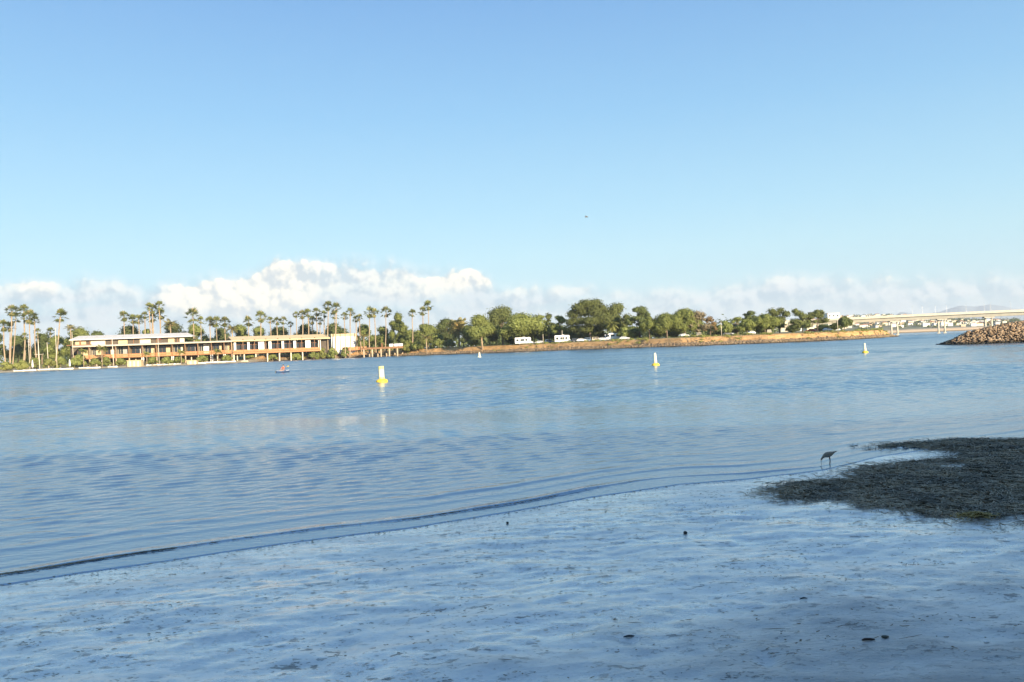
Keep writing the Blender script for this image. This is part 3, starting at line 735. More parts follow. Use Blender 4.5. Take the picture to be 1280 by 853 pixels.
def crown_lobes(rg, kind, wd, z0, z1):
    """lobes filling a crown wd wide, from z0 to z1 above the foot"""
    h = z1 - z0; L = []
    if kind == 'cone':
        for i in range(11):
            f = i / 10; rr = wd / 2 * (1 - f) ** 0.8 * 0.62 + 0.3
            for _ in range(1 + int(3 * (1 - f))):
                a = rg.uniform(0, 6.28); q = wd / 2 * (1 - f) ** .8 * .5 * rg.rand()
                L.append((q * math.cos(a), q * math.sin(a), z0 + h * (f * .88 + .06), rr, rr, h * .11))
        return L
    n = {'round': 13, 'pine': 17, 'low': 12, 'sparse': 15}[kind]
    flat = {'round': .8, 'pine': .55, 'low': .8, 'sparse': .6}[kind]
    for i in range(n):
        a = rg.uniform(0, 6.28); f = rg.rand() ** 0.7
        env = math.sqrt(max(0.05, 1 - (2 * f - .85) ** 2 * .75)) if kind != 'low' else math.sqrt(max(.08, 1 - f * f))
        q = wd / 2 * env * math.sqrt(rg.rand()) * .78
        rr = wd * rg.uniform(.15, .25) * (0.75 if kind in ('pine', 'sparse') else 1)
        rz_ = min(rr * flat, h * .32)
        L.append((q * math.cos(a), q * math.sin(a), z0 + rz_ + (h - 2 * rz_) * f, rr, rr, rz_))
    # a few that fix the outline
    L.append((rg.uniform(-.1, .1) * wd, 0, z1 - h * .14, wd * .2, wd * .2, h * .14))
    L.append((-wd * .36, 0, z0 + h * rg.uniform(.3, .5), wd * .15, wd * .15, h * .16)); L.append((wd * .36, 0, z0 + h * rg.uniform(.3, .5), wd * .15, wd * .15, h * .16))
    return L

TREE_N = [0]
def tree(name, label, px, Y, top_y, width_px, kind='round', leaf='olive', foot=0.25, lean=0.0, cat='tree', dens=1.0, size=None, z=None, group=None, trunk_m=None, lobes=None):
    """px: column of the foot; top_y: row of the top; width_px: crown width; foot: bare share of the height"""
    TREE_N[0] += 1; rg = np.random.RandomState(1000 + TREE_N[0])
    p = land_at(px, Y) if z is None else Vector(((px - CX) / FPX * Y, Y, z))
    H = at(px, top_y, Y).z - p.z; wd = width_px * (1.2 if px > 560 else 1.0) / FPX * Y
    o = thing(name, label, cat, p, 0, group)
    L = crown_lobes(rg, kind, wd, H * foot, H) if lobes is None else [(a * Y / FPX, rg.uniform(-.25, .25) * wd, (H + (top_y - b) * Y / FPX), c * Y / FPX, c * Y / FPX * .9, d * Y / FPX) for a, b, c, d in lobes]
    L = [(a + lean * c, b, c, r, s, q) for a, b, c, r, s, q in L]
    area = sum(l[3] * l[5] for l in L)
    size = size or 0.36 * Y / 350
    n = int(np.clip(area * 16 / (size * size) * 1.1, 900, 11000) * dens)
    if kind == 'sparse': n = int(n * .5)
    V, Fq = leaves(rg, L, n, size)
    V[:, 2] = np.maximum(V[:, 2], 0.15)
    link('crown', mesh_np('crown', V, Fq, 4, LEAF[leaf]), o)
    tb = MB(); r0 = max(0.16, H * 0.024)
    zt = H * (foot + .45)
    bend = rg.uniform(-.05, .05) * H
    tb.tube([(0, 0, -.5), (bend * .4 + lean * zt * .4, 0, zt * .4), (bend + lean * zt, 0, zt)], [r0 * 1.25, r0 * .85, r0 * .35], 8)
    for l in sorted(L, key=lambda q: -q[3])[:7]:
        s0 = rg.uniform(.35, .8); b0 = (bend * s0 + lean * zt * s0, 0, zt * s0)
        tb.tube([b0, ((b0[0] + l[0]) / 2, l[1] / 2, (b0[2] + l[2]) / 2 + .04 * H), (l[0], l[1], l[2])], [r0 * .45, r0 * .3, r0 * .12], 6)
    tb.build('trunk', trunk_m or (bark_dark if kind in ('pine', 'cone') else bark), o, True)
    return o

# fan palms ------------------------------------------------------------
def palm_crown(seed, droop=0.5, skirt=0.3, nl=30):
    rg = np.random.RandomState(seed); V = []; Fc = []
    def quad(a, b, c, d):
        i = len(V); V.extend([a, b, c, d]); Fc.append((i, i + 1, i + 2, i + 3))
    for k in range(nl):
        a = rg.uniform(0, 6.283); e = rg.uniform(-0.75, 1.35) if k > 4 else 1.35
        dead = k > nl * (1 - skirt)
        if dead: e = rg.uniform(-1.35, -.9)
        di = Vector((math.cos(a) * math.cos(e), math.sin(a) * math.cos(e), math.sin(e)))
        stem = rg.uniform(.75, 1.05) * (0.5 if dead else 1); hub = di * stem
        sd = di.cross(Vector((0, 0, 1))); sd = sd.normalized() if sd.length > .05 else Vector((1, 0, 0))
        upv = sd.cross(di).normalized()
        quad(tuple(sd * .03), tuple(hub + sd * .03), tuple(hub - sd * .03), tuple(-sd * .03))
        R_ = rg.uniform(.8, 1.05)
        for j in range(7):
            th = (j - 3) * 0.42
            dj = (di * math.cos(th) + sd * math.sin(th)); dj = (dj - Vector((0, 0, droop * (.25 + .3 * abs(th))))).normalized()
            wv = dj.cross(upv).normalized() * .10
            tip = hub + dj * R_ * (1 - .08 * abs(j - 3)) - Vector((0, 0, droop * .12))
            m_ = hub + dj * R_ * .5
            quad(tuple(hub), tuple(m_ + wv), tuple(tip), tuple(m_ - wv))
    return np.array(V), np.array(Fc)
PALM_CR = []
for i in range(6):
    V, Fq = palm_crown(300 + i, (.35, .55, .75, .45, .6, .9)[i], (.08, .2, .35, .1, .5, .25)[i], (30, 34, 38, 24, 40, 28)[i])
    PALM_CR.append(mesh_np('crown', V, Fq, 4, LEAF['palm']))
def ptrunk(seed):
    b = MB(); rg_ = random.Random(seed); c = rg_.uniform(-.02, .02)
    pts = [(c * math.sin(3.1 * k / 8), 0, k / 8) for k in range(9)]
    b.tube(pts, [1.45, 1.1, .95, .9, .85, .8, .78, .75, .8], 8)
    return b
PALM_N = [0]
def fan_palm(label, px, top_y, Y, crown_px=11, lean=0.0, skirt=1.0, name='fan_palm', z=None):
    """px, top_y: the crown's centre in the photo; the foot is set by the lean (m per m)"""
    PALM_N[0] += 1; i = PALM_N[0]; rg_ = random.Random(i)
    top = at(px, top_y, Y)
    lean = lean or rg_.uniform(-.025, .03); crown_px *= rg_.uniform(.85, 1.2)
    pf = px
    base = land_at(pf, Y); zb = base.z if z is None else z
    H = top.z - zb
    foot = Vector((top.x - lean * H, Y, zb))
    o = thing(name, label, 'palm', foot, 0, 'palms along the far shore')
    rr = (0.14 + .006 * H) * rg_.uniform(.8, 1.3)
    pts = [(lean * H * k / 8 + .12 * math.sin(k * .9 + i), .1 * math.sin(k * .7 + i * 2), H * k / 8 - (.5 if k == 0 else 0)) for k in range(9)]
    q = pts[-1]; pts[-1] = (lean * H, 0, H)
    MB().tube(pts, [rr * f for f in (1.5, 1.15, 1.0, .95, .9, .85, .82, .8, .95)], 8).build('trunk', palm_bark, o, True)
    c = link('crown', PALM_CR[rg_.randrange(6)], o); c.location = (lean * H, 0, H)
    s = crown_px / FPX * Y / 2 / 1.12
    c.scale = (s, s, s * (1.0 if skirt <= 1 else 1.25)); c.rotation_euler = (rg_.uniform(-.12, .12), rg_.uniform(-.12, .12), rg_.uniform(0, 6.28))
    return o

# (column, row of crown, depth, crown width in px, lean, where it stands)
PALMS = [
 (4, 408, 400, 11, 0.0, 'short palm with a full crown at the very edge of the picture'),
 (12, 410, 402, 10, 0.0, 'short palm second from the edge, left of the tall cluster'),
 (15, 389, 385, 13, 0.07, 'tallest and leftmost palm of the tall cluster by the beach'),
 (20, 398, 390, 12, 0.10, 'palm with bushy crown tucked below the tallest one of the cluster'),
 (30, 389, 395, 11, 0.0, 'slender tall palm in the middle of the beach cluster'),
 (37, 397, 392, 13, 0.0, 'stout palm right of the slender one in the beach cluster'),
 (43, 402, 396, 11, 0.0, 'rightmost palm of the tall cluster by the beach'),
 (31, 421, 380, 8, 0.06, 'low palm in front of the beach cluster'),
 (47, 415, 430, 7, 0.0, 'small distant palm just right of the beach cluster'),
 (63, 415, 428, 8, 0.0, 'small distant palm between the cluster and the lone leaning palm'),
 (75.5, 396, 383, 14, 0.135, 'lone tall leaning palm at the end of the grey roof'),
 (155, 396.5, 455, 10, 0.0, 'lone palm first above the grey roof'),
 (166, 400, 458, 9, 0.0, 'second palm above the grey roof, over the round tree'),
 (173, 400.5, 456, 9, 0.0, 'third palm above the grey roof, over the round tree'),
 (181, 395, 452, 9, 0.0, 'fourth palm above the grey roof, left of the tall pair'),
 (186.5, 384, 450, 8, 0.0, 'very tall palm at the left of the tight group above the grey roof'),
 (190.5, 387, 452, 9, 0.0, 'tall palm in the middle of the tight group above the grey roof'),
 (199, 383, 450, 9, 0.0, 'tallest palm at the right of the tight group above the grey roof'),
 (190, 398, 462, 9, 0.0, 'lower palm beneath the middle of the tight group'),
 (200.5, 394, 460, 10, 0.0, 'lower palm beneath the tallest one of the tight group'),
 (241, 396, 440, 15, 0.0, 'thick palm with a dense crown where the grey roof ends'),
 (251, 401, 445, 9, 0.0, 'slim palm beside the thick one where the grey roof ends'),
 (262.5, 403, 450, 9, 0.0, 'first of three brownish palms over the gap between the roofs'),
 (270.5, 403.5, 448, 10, 0.0, 'second of three brownish palms over the gap between the roofs'),
 (281, 403.5, 450, 9, 0.0, 'third of three brownish palms over the gap between the roofs'),
 (310.5, 402.5, 452, 12, 0.0, 'bushy palm at the left end of the tan roof'),
 (325.5, 397, 450, 11, 0.0, 'tall thin palm above the left part of the tan roof'),
 (337.5, 401, 455, 8, 0.0, 'thin palm right of the tall thin one above the tan roof'),
 (346, 402, 460, 9, 0.0, 'left of the touching pair of fat palms above the tan roof'),
 (354, 401.5, 462, 9, 0.0, 'right of the touching pair of fat palms above the tan roof'),
 (363, 406, 465, 7, 0.0, 'low palm right of the fat pair above the tan roof'),
 (370, 394, 450, 7, 0.0, 'palm at the left end of the row above the middle of the tan roof'),
 (378, 394, 448, 9, 0.0, 'second palm of the row above the middle of the tan roof'),
 (385, 392.5, 452, 9, 0.0, 'third palm of the row above the middle of the tan roof'),
 (395.5, 391, 455, 8, 0.0, 'fourth palm of the row above the middle of the tan roof'),
 (390.5, 401, 462, 8, 0.0, 'low brown palm beneath the fourth of the row'),
 (400, 402, 460, 9, 0.0, 'low brown palm left of the two tallest at the end of the tan roof'),
 (405, 394, 455, 8, 0.0, 'slim palm close left of the two tallest at the end of the tan roof'),
 (410, 383.5, 438, 11, 0.04, 'tallest palm at the end of the tan roof'),
 (420, 386, 437, 11, 0.05, 'second tallest palm standing before the white block'),
 (418, 395, 455, 10, 0.0, 'bushy palm between the two tall ones before the white block'),
 (430.5, 396, 436, 9, 0.0, 'shorter palm before the middle of the white block'),
 (438, 391, 437, 10, 0.05, 'leaning palm before the right end of the white block'),
 (445, 399.5, 445, 7, 0.0, 'left of two short palms just past the white block'),
 (449, 398, 443, 8, -0.02, 'right of two short palms just past the white block'),
 (461.5, 391.5, 436, 10, 0.03, 'left palm of the pair behind the small jetty deck'),
 (468, 392, 434, 10, 0.0, 'right palm of the pair behind the small jetty deck'),
 (482.5, 391, 430, 11, 0.05, 'lone palm beside the tall cone-shaped tree'),
 (515.5, 392.5, 420, 10, 0.03, 'palm with a curved trunk right of the cone-shaped tree'),
 (528.5, 390, 430, 10, 0.0, 'shorter palm of the close pair right of the cone-shaped tree'),
 (535, 383, 432, 10, 0.0, 'taller palm of the close pair right of the cone-shaped tree'),
]
for px, py, Y, cw, ln, lab in PALMS: fan_palm(lab, px, py, Y, cw, ln)

# feather palms ----------------------------------------------------------
def frond_mesh(seed, L=1.0, sag=0.6):
    rg = np.random.RandomState(seed); V = []; Fc = []
    def p(s): return np.array([s * L * (1 - .12 * sag * s), 0, L * (.42 * s - sag * s * s)])
    N = 15
    for i in range(N):
        s0 = .10 + .9 * i / N; a = p(s0); b = p(min(1, s0 + .05)); ln = .26 * L * math.sin(math.pi * min(.97, s0 * .82 + .14)) ** .7
        for sg in (-1, 1):
            tip = a + np.array([ln * .55, sg * ln * .8, -ln * .35 * (1 + rg.rand())]); k = len(V)
            V += [a, b, tip, tip - np.array([.03, 0, .02]) * L]; Fc.append((k, k + 1, k + 2, k + 3))
    for i in range(8):
        a = p(i / 8); b = p((i + 1) / 8); k = len(V); w_ = .016 * L * (1.3 - i / 8)
        V += [a + [0, -w_, 0], b + [0, -w_, 0], b + [0, w_, 0], a + [0, w_, 0]]; Fc.append((k, k + 1, k + 2, k + 3))
    return np.array(V), np.array(Fc)
def feather_palm(label, px, cy, Y, width_px, nf, seed, leaf='date', trunk_r=.42, name='date_palm', as_parts=True, base_px=None, elev=(-.5, 1.25)):
    rg = np.random.RandomState(seed); base = land_at(px, Y); top = at(px, cy, Y); H = top.z - base.z
    o = thing(name, label, 'palm', base, 0, 'feather palms along the far shore')
    MB().tube([(0, 0, -.5), (0, 0, H * .5), (0, 0, H + .3)], [trunk_r * 1.15, trunk_r, trunk_r * 1.05], 10).build('trunk', palm_bark, o, True)
    L = width_px / FPX * Y / 2 / .88
    ms = [mesh_np('frond', *frond_mesh(seed + k, L, .55 + .2 * k), 4, LEAF[leaf]) for k in range(3)]
    Va = []; Fa = []; n = 0
    for k in range(nf):
        a = k * 2.399 + rg.uniform(-.2, .2); e = elev[0] + (elev[1] - elev[0]) * (k / nf)
        M = Matrix.Translation((0, 0, H)) @ Matrix.Rotation(a, 4, 'Z') @ Matrix.Rotation(-e, 4, 'Y')
        me = ms[k % 3]
        if as_parts:
            f = link('frond', me, o); f.matrix_local = M
        else:
            co = np.array([M @ v.co for v in me.vertices]); Va.append(co); Fa.append(np.arange(len(co)).reshape(-1, 4) + n); n += len(co)
    if not as_parts: link('crown', mesh_np('crown', np.concatenate(Va), np.concatenate(Fa), 4, LEAF[leaf]), o)
    return o
feather_palm('broad date palm with arching golden fronds on top of the bank', 574, 411, 405, 30, 46, 51, elev=(-.75, 1.3))
feather_palm('drooping yellow-green palm before the biggest tree', 765, 406, 352, 20, 34, 61, elev=(-.9, .9), trunk_r=.25, leaf='light', name='drooping_palm')
feather_palm('feather palm with arching fronds above the right part of the grey roof', 214, 406, 450, 20, 16, 71, elev=(-.3, 1.0), trunk_r=.28, as_parts=False, name='feather_palm')
feather_palm('low feather palm over the left end of the tan roof', 291, 411, 448, 16, 16, 75, elev=(-.5, .9), trunk_r=.28, as_parts=False, name='feather_palm')
feather_palm('spiky palm beside the left end of the grey roof', 89, 411, 430, 15, 12, 79, elev=(-.1, 1.2), trunk_r=.22, as_parts=False, name='feather_palm')
feather_palm('low palm with bowed fronds on the bank between pier and date palm', 533, 422, 405, 17, 14, 83, elev=(-.3, .8), trunk_r=.25, as_parts=False, name='feather_palm')
feather_palm('small palm behind the white block of the tan-roofed building', 455, 420, 436, 11, 14, 87, elev=(-.4, 1.0), trunk_r=.2, as_parts=False, name='feather_palm')

# broad trees and pines -------------------------------------------------
T = tree
T('leafy_tree', 'dark round tree at the picture edge behind the short palms', -4, 440, 416, 26, 'low', 'dark', .05)
T('leafy_tree', 'dense green tree filling the gap behind the beach palms', 22, 445, 419, 34, 'low', 'dark', .05)
T('leafy_tree', 'green tree behind the small white mast poles', 52, 440, 417, 32, 'low', 'dark', .05)
T('leafy_tree', 'bushy tree left of the grey roof end', 70, 425, 419, 26, 'low', 'olive', .05)
T('leafy_tree', 'round green tree rising behind the left end of the grey roof', 97, 450, 409, 34, 'round', 'olive', .1)
T('leafy_tree', 'dark tree seen over the left third of the grey roof', 122, 470, 413.5, 26, 'low', 'dark', .05)
T('leafy_tree', 'rounded dome-shaped tree above the middle of the grey roof', 161, 470, 407, 44, 'low', 'dark', .05)
T('leafy_tree', 'small tree below the tight group of palms', 184, 468, 411.5, 16, 'low', 'olive', .05)
T('leafy_tree', 'spreading tree behind the feather palm above the grey roof', 218, 470, 403, 38, 'round', 'dark', .1)
T('leafy_tree', 'tree behind the thick palm where the grey roof ends', 245, 475, 404, 32, 'low', 'olive', .05)
T('leafy_tree', 'dark tree behind the three brownish palms', 274, 475, 410, 34, 'low', 'dark', .05)
T('leafy_tree', 'olive tree over the left end of the tan roof', 300, 480, 406, 28, 'low', 'olive', .05)
T('leafy_tree', 'tree behind the tall thin palm above the tan roof', 322, 482, 408.5, 30, 'low', 'olive', .05)
T('leafy_tree', 'dark green tree behind the fat pair of palms', 350, 485, 409, 36, 'low', 'dark', .05)
T('leafy_tree', 'dark tree behind the row of palms above the tan roof', 383, 485, 404.5, 34, 'low', 'dark', .05)
T('leafy_tree', 'dark tree behind the tallest palms and the white block', 418, 480, 403.5, 38, 'low', 'dark', .05)
T('leafy_tree', 'green bush-like tree right of the white block', 455, 460, 405, 26, 'low', 'olive', .05)
T('leafy_tree', 'broad green tree behind the pier palms', 477, 455, 408, 30, 'low', 'olive', .05)
T('conifer_tree', 'tall cone-shaped green tree behind the pier', 499.5, 440, 390.5, 24, 'round', 'olive', .03, dens=1.8)
T('leafy_tree', 'round bush at the foot of the cone-shaped tree', 512, 430, 412, 24, 'low', 'olive', .05)
T('leafy_tree', 'wide olive tree between the curved palm and the date palm', 535, 425, 404.5, 38, 'low', 'olive', .05)
T('leafy_tree', 'flat-topped dark tree behind the date palm', 560, 440, 398.5, 32, 'round', 'dark', .1)
T('leafy_tree', 'dark shrub-like tree at the foot of the date palm', 588, 425, 412, 20, 'low', 'dark', .05)
T('leaning_tree', 'leaning tree with pale slanted trunk next to the date palm', 603, 383, 393.5, 33, 'round', 'olive', .22, lean=-.10, dens=1.3, trunk_m=palm_bark)
T('leafy_tree', 'tall rounded tree behind the leaning one, highest left of the white motorhome', 628, 402, 383, 38, 'round', 'pine', .08, dens=1.3)
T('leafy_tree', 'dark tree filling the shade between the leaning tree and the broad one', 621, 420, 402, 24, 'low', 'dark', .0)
T('leafy_tree', 'broad low tree spreading over the white motorhome', 652, 378, 391.5, 48, 'round', 'olive', .10, dens=1.4)
T('leafy_tree', 'slim tree right of the tree over the motorhome', 677, 385, 393, 20, 'pine', 'olive', .12)
T('leafy_tree', 'narrow tree with twin tops left of the biggest tree', 687, 395, 391.5, 17, 'pine', 'pine', .12)
T('leafy_tree', 'small rounded tree above the second motorhome', 700, 372, 394, 19, 'pine', 'olive', .2)
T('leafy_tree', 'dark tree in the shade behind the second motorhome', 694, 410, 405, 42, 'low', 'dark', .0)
T('pine_tree', 'biggest tree, a wide dark pine above the parked cars', 738, 362, 373.5, 52, 'pine', 'pine', .22, dens=1.7,
  lobes=[(-4, 380, 11, 6), (8, 379, 9, 5), (-14, 384, 9, 5), (-20, 392, 8, 6), (-8, 390, 12, 6), (6, 390, 11, 7), (16, 386, 9, 6), (-22, 402, 9, 5), (-12, 401, 12, 5), (0, 402, 12, 6), (14, 399, 11, 7), (-18, 411, 9, 4), (-6, 411, 11, 5), (9, 411, 10, 5), (22, 394, 7, 6), (20, 408, 9, 5)])
T('pine_tree', 'rounded pine joined to the right flank of the biggest tree', 768, 372, 379, 40, 'round', 'pine', .12, dens=1.5)
T('leafy_tree', 'round bush right of the drooping palm', 782, 345, 409, 18, 'low', 'olive', .03)
T('pine_tree', 'upright dark pine right of the biggest pair, with bare limbs', 800, 352, 383, 28, 'pine', 'dark', .15, dens=1.4)
T('leafy_tree', 'light green tree with forked pale trunk before the upright pine', 812, 336, 395, 20, 'round', 'olive', .2)
T('leafy_tree', 'wide tree with slanting pale trunks in the middle of the right-hand grove', 834, 335, 391.5, 30, 'round', 'olive', .16, lean=.06, dens=1.3)
T('leafy_tree', 'tall rounded tree left of the bare grey one', 857, 345, 386, 32, 'round', 'olive', .15, dens=1.3)
T('bare_tree', 'bare greyish tree with thin twigs in the grove', 875, 342, 388.5, 26, 'sparse', 'grey', .08, dens=1.5)
T('leafy_tree', 'rust-tinged tree at the right of the bare grey one', 888, 350, 395, 16, 'sparse', 'rust', .1)
T('leafy_tree', 'small round green tree standing alone past the grove', 907, 335, 401, 15, 'round', 'olive', .12)
T('bare_tree', 'low grey shrubby tree right of the small round one', 921, 342, 404, 18, 'sparse', 'grey', .05)
T('leafy_tree', 'grey-green tree behind the low grey shrub', 922, 380, 396, 20, 'sparse', 'olive', .1)
T('pine_tree', 'dark flat-topped pine at the left of the last big clump', 938, 350, 388.5, 20, 'pine', 'dark', .25)
T('leafy_tree', 'low green tree beneath the dark flat-topped pine', 934, 335, 399, 20, 'round', 'olive', .15)
T('leafy_tree', 'dense light green tree in the last big clump', 957, 338, 392.5, 28, 'round', 'olive', .12, dens=1.4)
T('pine_tree', 'pine with two tufts at the top right of the last big clump', 975, 350, 384.5, 24, 'pine', 'pine', .2,
  lobes=[(-7, 389, 6, 4), (-2, 392, 7, 4), (4, 388, 5, 3.5), (8, 393, 6, 4), (-6, 398, 8, 5), (2, 400, 8, 5), (0, 407, 8, 4)])
T('leaning_tree', 'wind-leaned tree with a top bent over to the left', 1003, 330, 385, 22, 'pine', 'pine', .12, dens=1.3,
  lobes=[(-7, 388.5, 4.5, 3), (-3, 392, 6, 3.5), (1, 396, 6, 3.5), (-6, 402, 8, 4), (0, 404, 9, 4.5), (-4, 408, 9, 3.5), (5, 407, 6, 3.5)])
T('pine_tree', 'open-crowned pine before the white block of flats', 1022, 332, 387.5, 25, 'pine', 'pine', .22, dens=1.1)
T('leafy_tree', 'single dark round tree at the land end of the bridge', 1056, 330, 395.5, 17, 'round', 'dark', .18, dens=1.3)
T('leafy_tree', 'low tree between the wind-leaned tree and the flats', 1044, 345, 404, 16, 'low', 'dark', .05)
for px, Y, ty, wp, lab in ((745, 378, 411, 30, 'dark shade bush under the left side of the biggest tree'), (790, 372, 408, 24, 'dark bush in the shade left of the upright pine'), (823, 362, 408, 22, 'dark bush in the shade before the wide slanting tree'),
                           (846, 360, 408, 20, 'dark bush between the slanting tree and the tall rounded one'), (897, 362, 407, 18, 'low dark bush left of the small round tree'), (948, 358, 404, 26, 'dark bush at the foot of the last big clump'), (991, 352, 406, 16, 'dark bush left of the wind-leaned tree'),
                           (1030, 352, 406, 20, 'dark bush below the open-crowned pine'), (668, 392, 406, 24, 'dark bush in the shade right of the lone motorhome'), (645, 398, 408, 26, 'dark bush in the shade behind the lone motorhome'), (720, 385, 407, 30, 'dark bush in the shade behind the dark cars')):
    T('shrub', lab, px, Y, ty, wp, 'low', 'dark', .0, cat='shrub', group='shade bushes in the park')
# shrubs ---------------------------------------------------------------
SHR = [(6, 372, 452.5, 17, 'light', 'pale rounded shrub at the picture edge above the beach'), (26, 372, 450.5, 18, 'light', 'pale rounded shrub below the palm cluster'),
       (43, 378, 447, 14, 'olive', 'shrub behind the crossed mast on the beach'), (61, 376, 448, 16, 'light', 'yellowish shrub between the mast poles'),
       (75, 380, 446, 14, 'olive', 'shrub behind the folded parasol'), (92, 379, 447.5, 18, 'olive', 'shrub before the left end of the orange balcony'),
       (118, 384, 448, 16, 'olive', 'shrub under the left part of the orange balcony'), (150, 388, 447.5, 14, 'olive', 'shrub under the balcony left of the brown shed'),
       (190, 392, 446.5, 18, 'olive', 'shrub under the balcony right of the brown shed'), (222, 395, 446, 16, 'olive', 'shrub below the right end of the grey-roofed building'),
       (402, 437, 435, 12, 'light', 'bright green shrub at the end of the long orange deck'), (415, 437, 434.5, 14, 'olive', 'shrub below the tallest palms'),
       (432, 438, 433.5, 12, 'olive', 'small shrub under the white block'), (510, 418, 428, 16, 'light', 'round shrub at the shore end of the small pier'),
       (521, 414, 426, 16, 'olive', 'shrub right of the pier on the bank'), (548, 406, 424, 18, 'olive', 'shrub left of the date palm on the bank'),
       (562, 402, 424, 12, 'dark', 'dark shrub beside the date palm trunk'), (592, 398, 421, 12, 'olive', 'shrub between date palm and leaning tree')]
for px, Y, ty, wp, lf, lab in SHR: T('shrub', lab, px, Y, ty, wp, 'low', lf, .0, cat='shrub', group='shrubs along the far shore')
# scrub and far trees that read as one mass on the hillside
rg = np.random.RandomState(77); lob = []
for _ in range(420):
    px = rg.uniform(900, 1275); D = rg.uniform(1290, 2200); x = (px - CX) / FPX * D; z = float(hill_z(np.array(px), np.array(D))); r_ = rg.uniform(3, 7)
    lob.append((x, D, z + r_ * .3, r_ * 1.2, r_, r_ * .8))
V, Fq = leaves(rg, lob, 16000, 1.6)
tag(link('hillside_trees', mesh_np('hillside_trees', V, Fq, 4, LEAF['dark'])), 'dark scrub and trees scattered among the hillside houses', kind='stuff')
rg = np.random.RandomState(78); lob = []
for _ in range(420):
    px = rg.uniform(-60, 960); D = rg.uniform(500, 560); x = (px - CX) / FPX * D; r_ = rg.uniform(3, 6)
    lob.append((x, D, 4.4 + r_ * (.5 if px < 600 else .7), r_ * 1.5, r_, r_ * (1.2 if px < 600 else 1.15)))
V, Fq = leaves(rg, lob, 36000, 1.0)
tag(link('background_woods', mesh_np('background_woods', V, Fq, 4, LEAF['dark'])), 'dark belt of trees far behind the shore', kind='stuff')

# scrub along the top and face of the far bank
rg = np.random.RandomState(79); lob = []
for _ in range(520):
    px = rg.uniform(335, 1112); d = rg.choice([rg.uniform(5, 10), rg.uniform(9.5, 18), rg.uniform(9.5, 18)]); Y = float(front(px)) + d; r_ = rg.uniform(.25, .8) * (1.0 if px < 640 or d < 10 else 1.2)
    if vnoise(px * .05, d * .1, 5) < .42: continue
    lob.append(((px - CX) / FPX * Y, Y, float(land_z(np.array(px), np.array(d))) + r_ * .25, r_ * 1.5, r_, r_ * .7))
V, Fq = leaves(rg, lob, 12000, .22)
tag(link('bank_scrub', mesh_np('bank_scrub', V, Fq, 4, LEAF['light'])), 'low dry scrub along the top and face of the far bank', kind='stuff')
for k, (px, cy, Y, wp, lab) in enumerate(((127, 437, 381, 15, 'small palm before the left part of the orange balcony'), (104, 440, 379, 13, 'small palm at the left end of the orange balcony'), (183, 443, 385, 11, 'small palm just right of the tan beach shed'),
                                          (226, 441, 391, 12, 'small palm before the right part of the orange balcony'), (272, 440, 399, 12, 'small palm under the joint of the two roofs'))):
    feather_palm(lab, px, cy, Y, wp, 16, 131 + 4 * k, elev=(-.3, 1.1), trunk_r=.16, as_parts=False, leaf='light', name='feather_palm')
SH2 = [(99, 383, 443, 18, 'tall shrub hiding the left end of the balcony'), (132, 385, 446, 14, 'low shrub left of the white pole'), (208, 390, 446, 14, 'low shrub before the middle balcony bays'), (252, 396, 444.5, 15, 'low shrub by the low tan shed'), (283, 404, 444, 15, 'low shrub at the joint of the two buildings'),
       (312, 420, 443.5, 13, 'shrub under the start of the long orange deck'), (340, 426, 442, 14, 'shrub under the left half of the long orange deck'), (370, 432, 440.5, 16, 'shrub under the right half of the long orange deck'), (392, 434, 438, 14, 'shrub under the end of the long orange deck')]
for px, Y, ty, wp, lab in SH2: T('shrub', lab, px, Y, ty, wp, 'low', 'olive', .0, cat='shrub', group='shrubs along the far shore')
# ------------------------------------------------------------------ waterfront buildings
def frame(name, label, cat, pa, Da, pb, Db, group=None):
    """thing whose local x runs along the front from column pa (depth Da) to pb (depth Db)"""
    a = Vector(((pa - CX) / FPX * Da, Da, 0)); b = Vector(((pb - CX) / FPX * Db, Db, 0)); d = b - a
    o = thing(name, label, cat, a, math.atan2(d.y, d.x), group)
    def U(px):
        r_ = ray(px, 430); den = r_.x * d.y - r_.y * d.x; k = (a.x * d.y - a.y * d.x) / den
        return (Vector((r_.x * k, r_.y * k, 0)) - a).dot(d.normalized())
    return o, d.length, U
def part(name, m, parent, *boxes):
    b = MB()
    for q in boxes: b.box(*q)
    return b.build(name, m, parent)
cream = material('cream_stucco', (0.68, 0.59, 0.43), 0.85, 0.12, 0.6)
tanroof = material('tan_roof', (0.66, 0.50, 0.28), 0.85, 0.15, 0.7)
greyroof = material('pale_grey_roof', (0.66, 0.62, 0.56), 0.7, 0.12, 0.5)
whitew = material('white_stucco', (0.82, 0.79, 0.70), 0.85, 0.08, 0.6)
orange = material('orange_cedar', (0.50, 0.235, 0.095), 0.75, 0.3, 1.5)
browno = material('brown_timber', (0.27, 0.13, 0.06), 0.8, 0.3, 1.5)
darkin = material('shaded_interior', (0.12, 0.095, 0.07), 0.9, 0.3, 0.5)  # shade in rooms, under eaves and deck put into the wall colour
curtain = material('tan_curtain', (0.60, 0.46, 0.27), 0.9, 0.2, 2.0)
greyst = material('grey_fascia', (0.36, 0.34, 0.32), 0.8, 0.15, 1.0)

def pile_z(o, u, v):
    p = o.matrix_basis @ Vector((u, v, 0)) if False else Matrix.Translation(o.location) @ Matrix.Rotation(o.rotation_euler.z, 4, 'Z') @ Vector((u, v, 0))
    px = CX + p.x / p.y * FPX
    return float(land_z(np.array(px), np.array(p.y - float(front(px))))) - .4

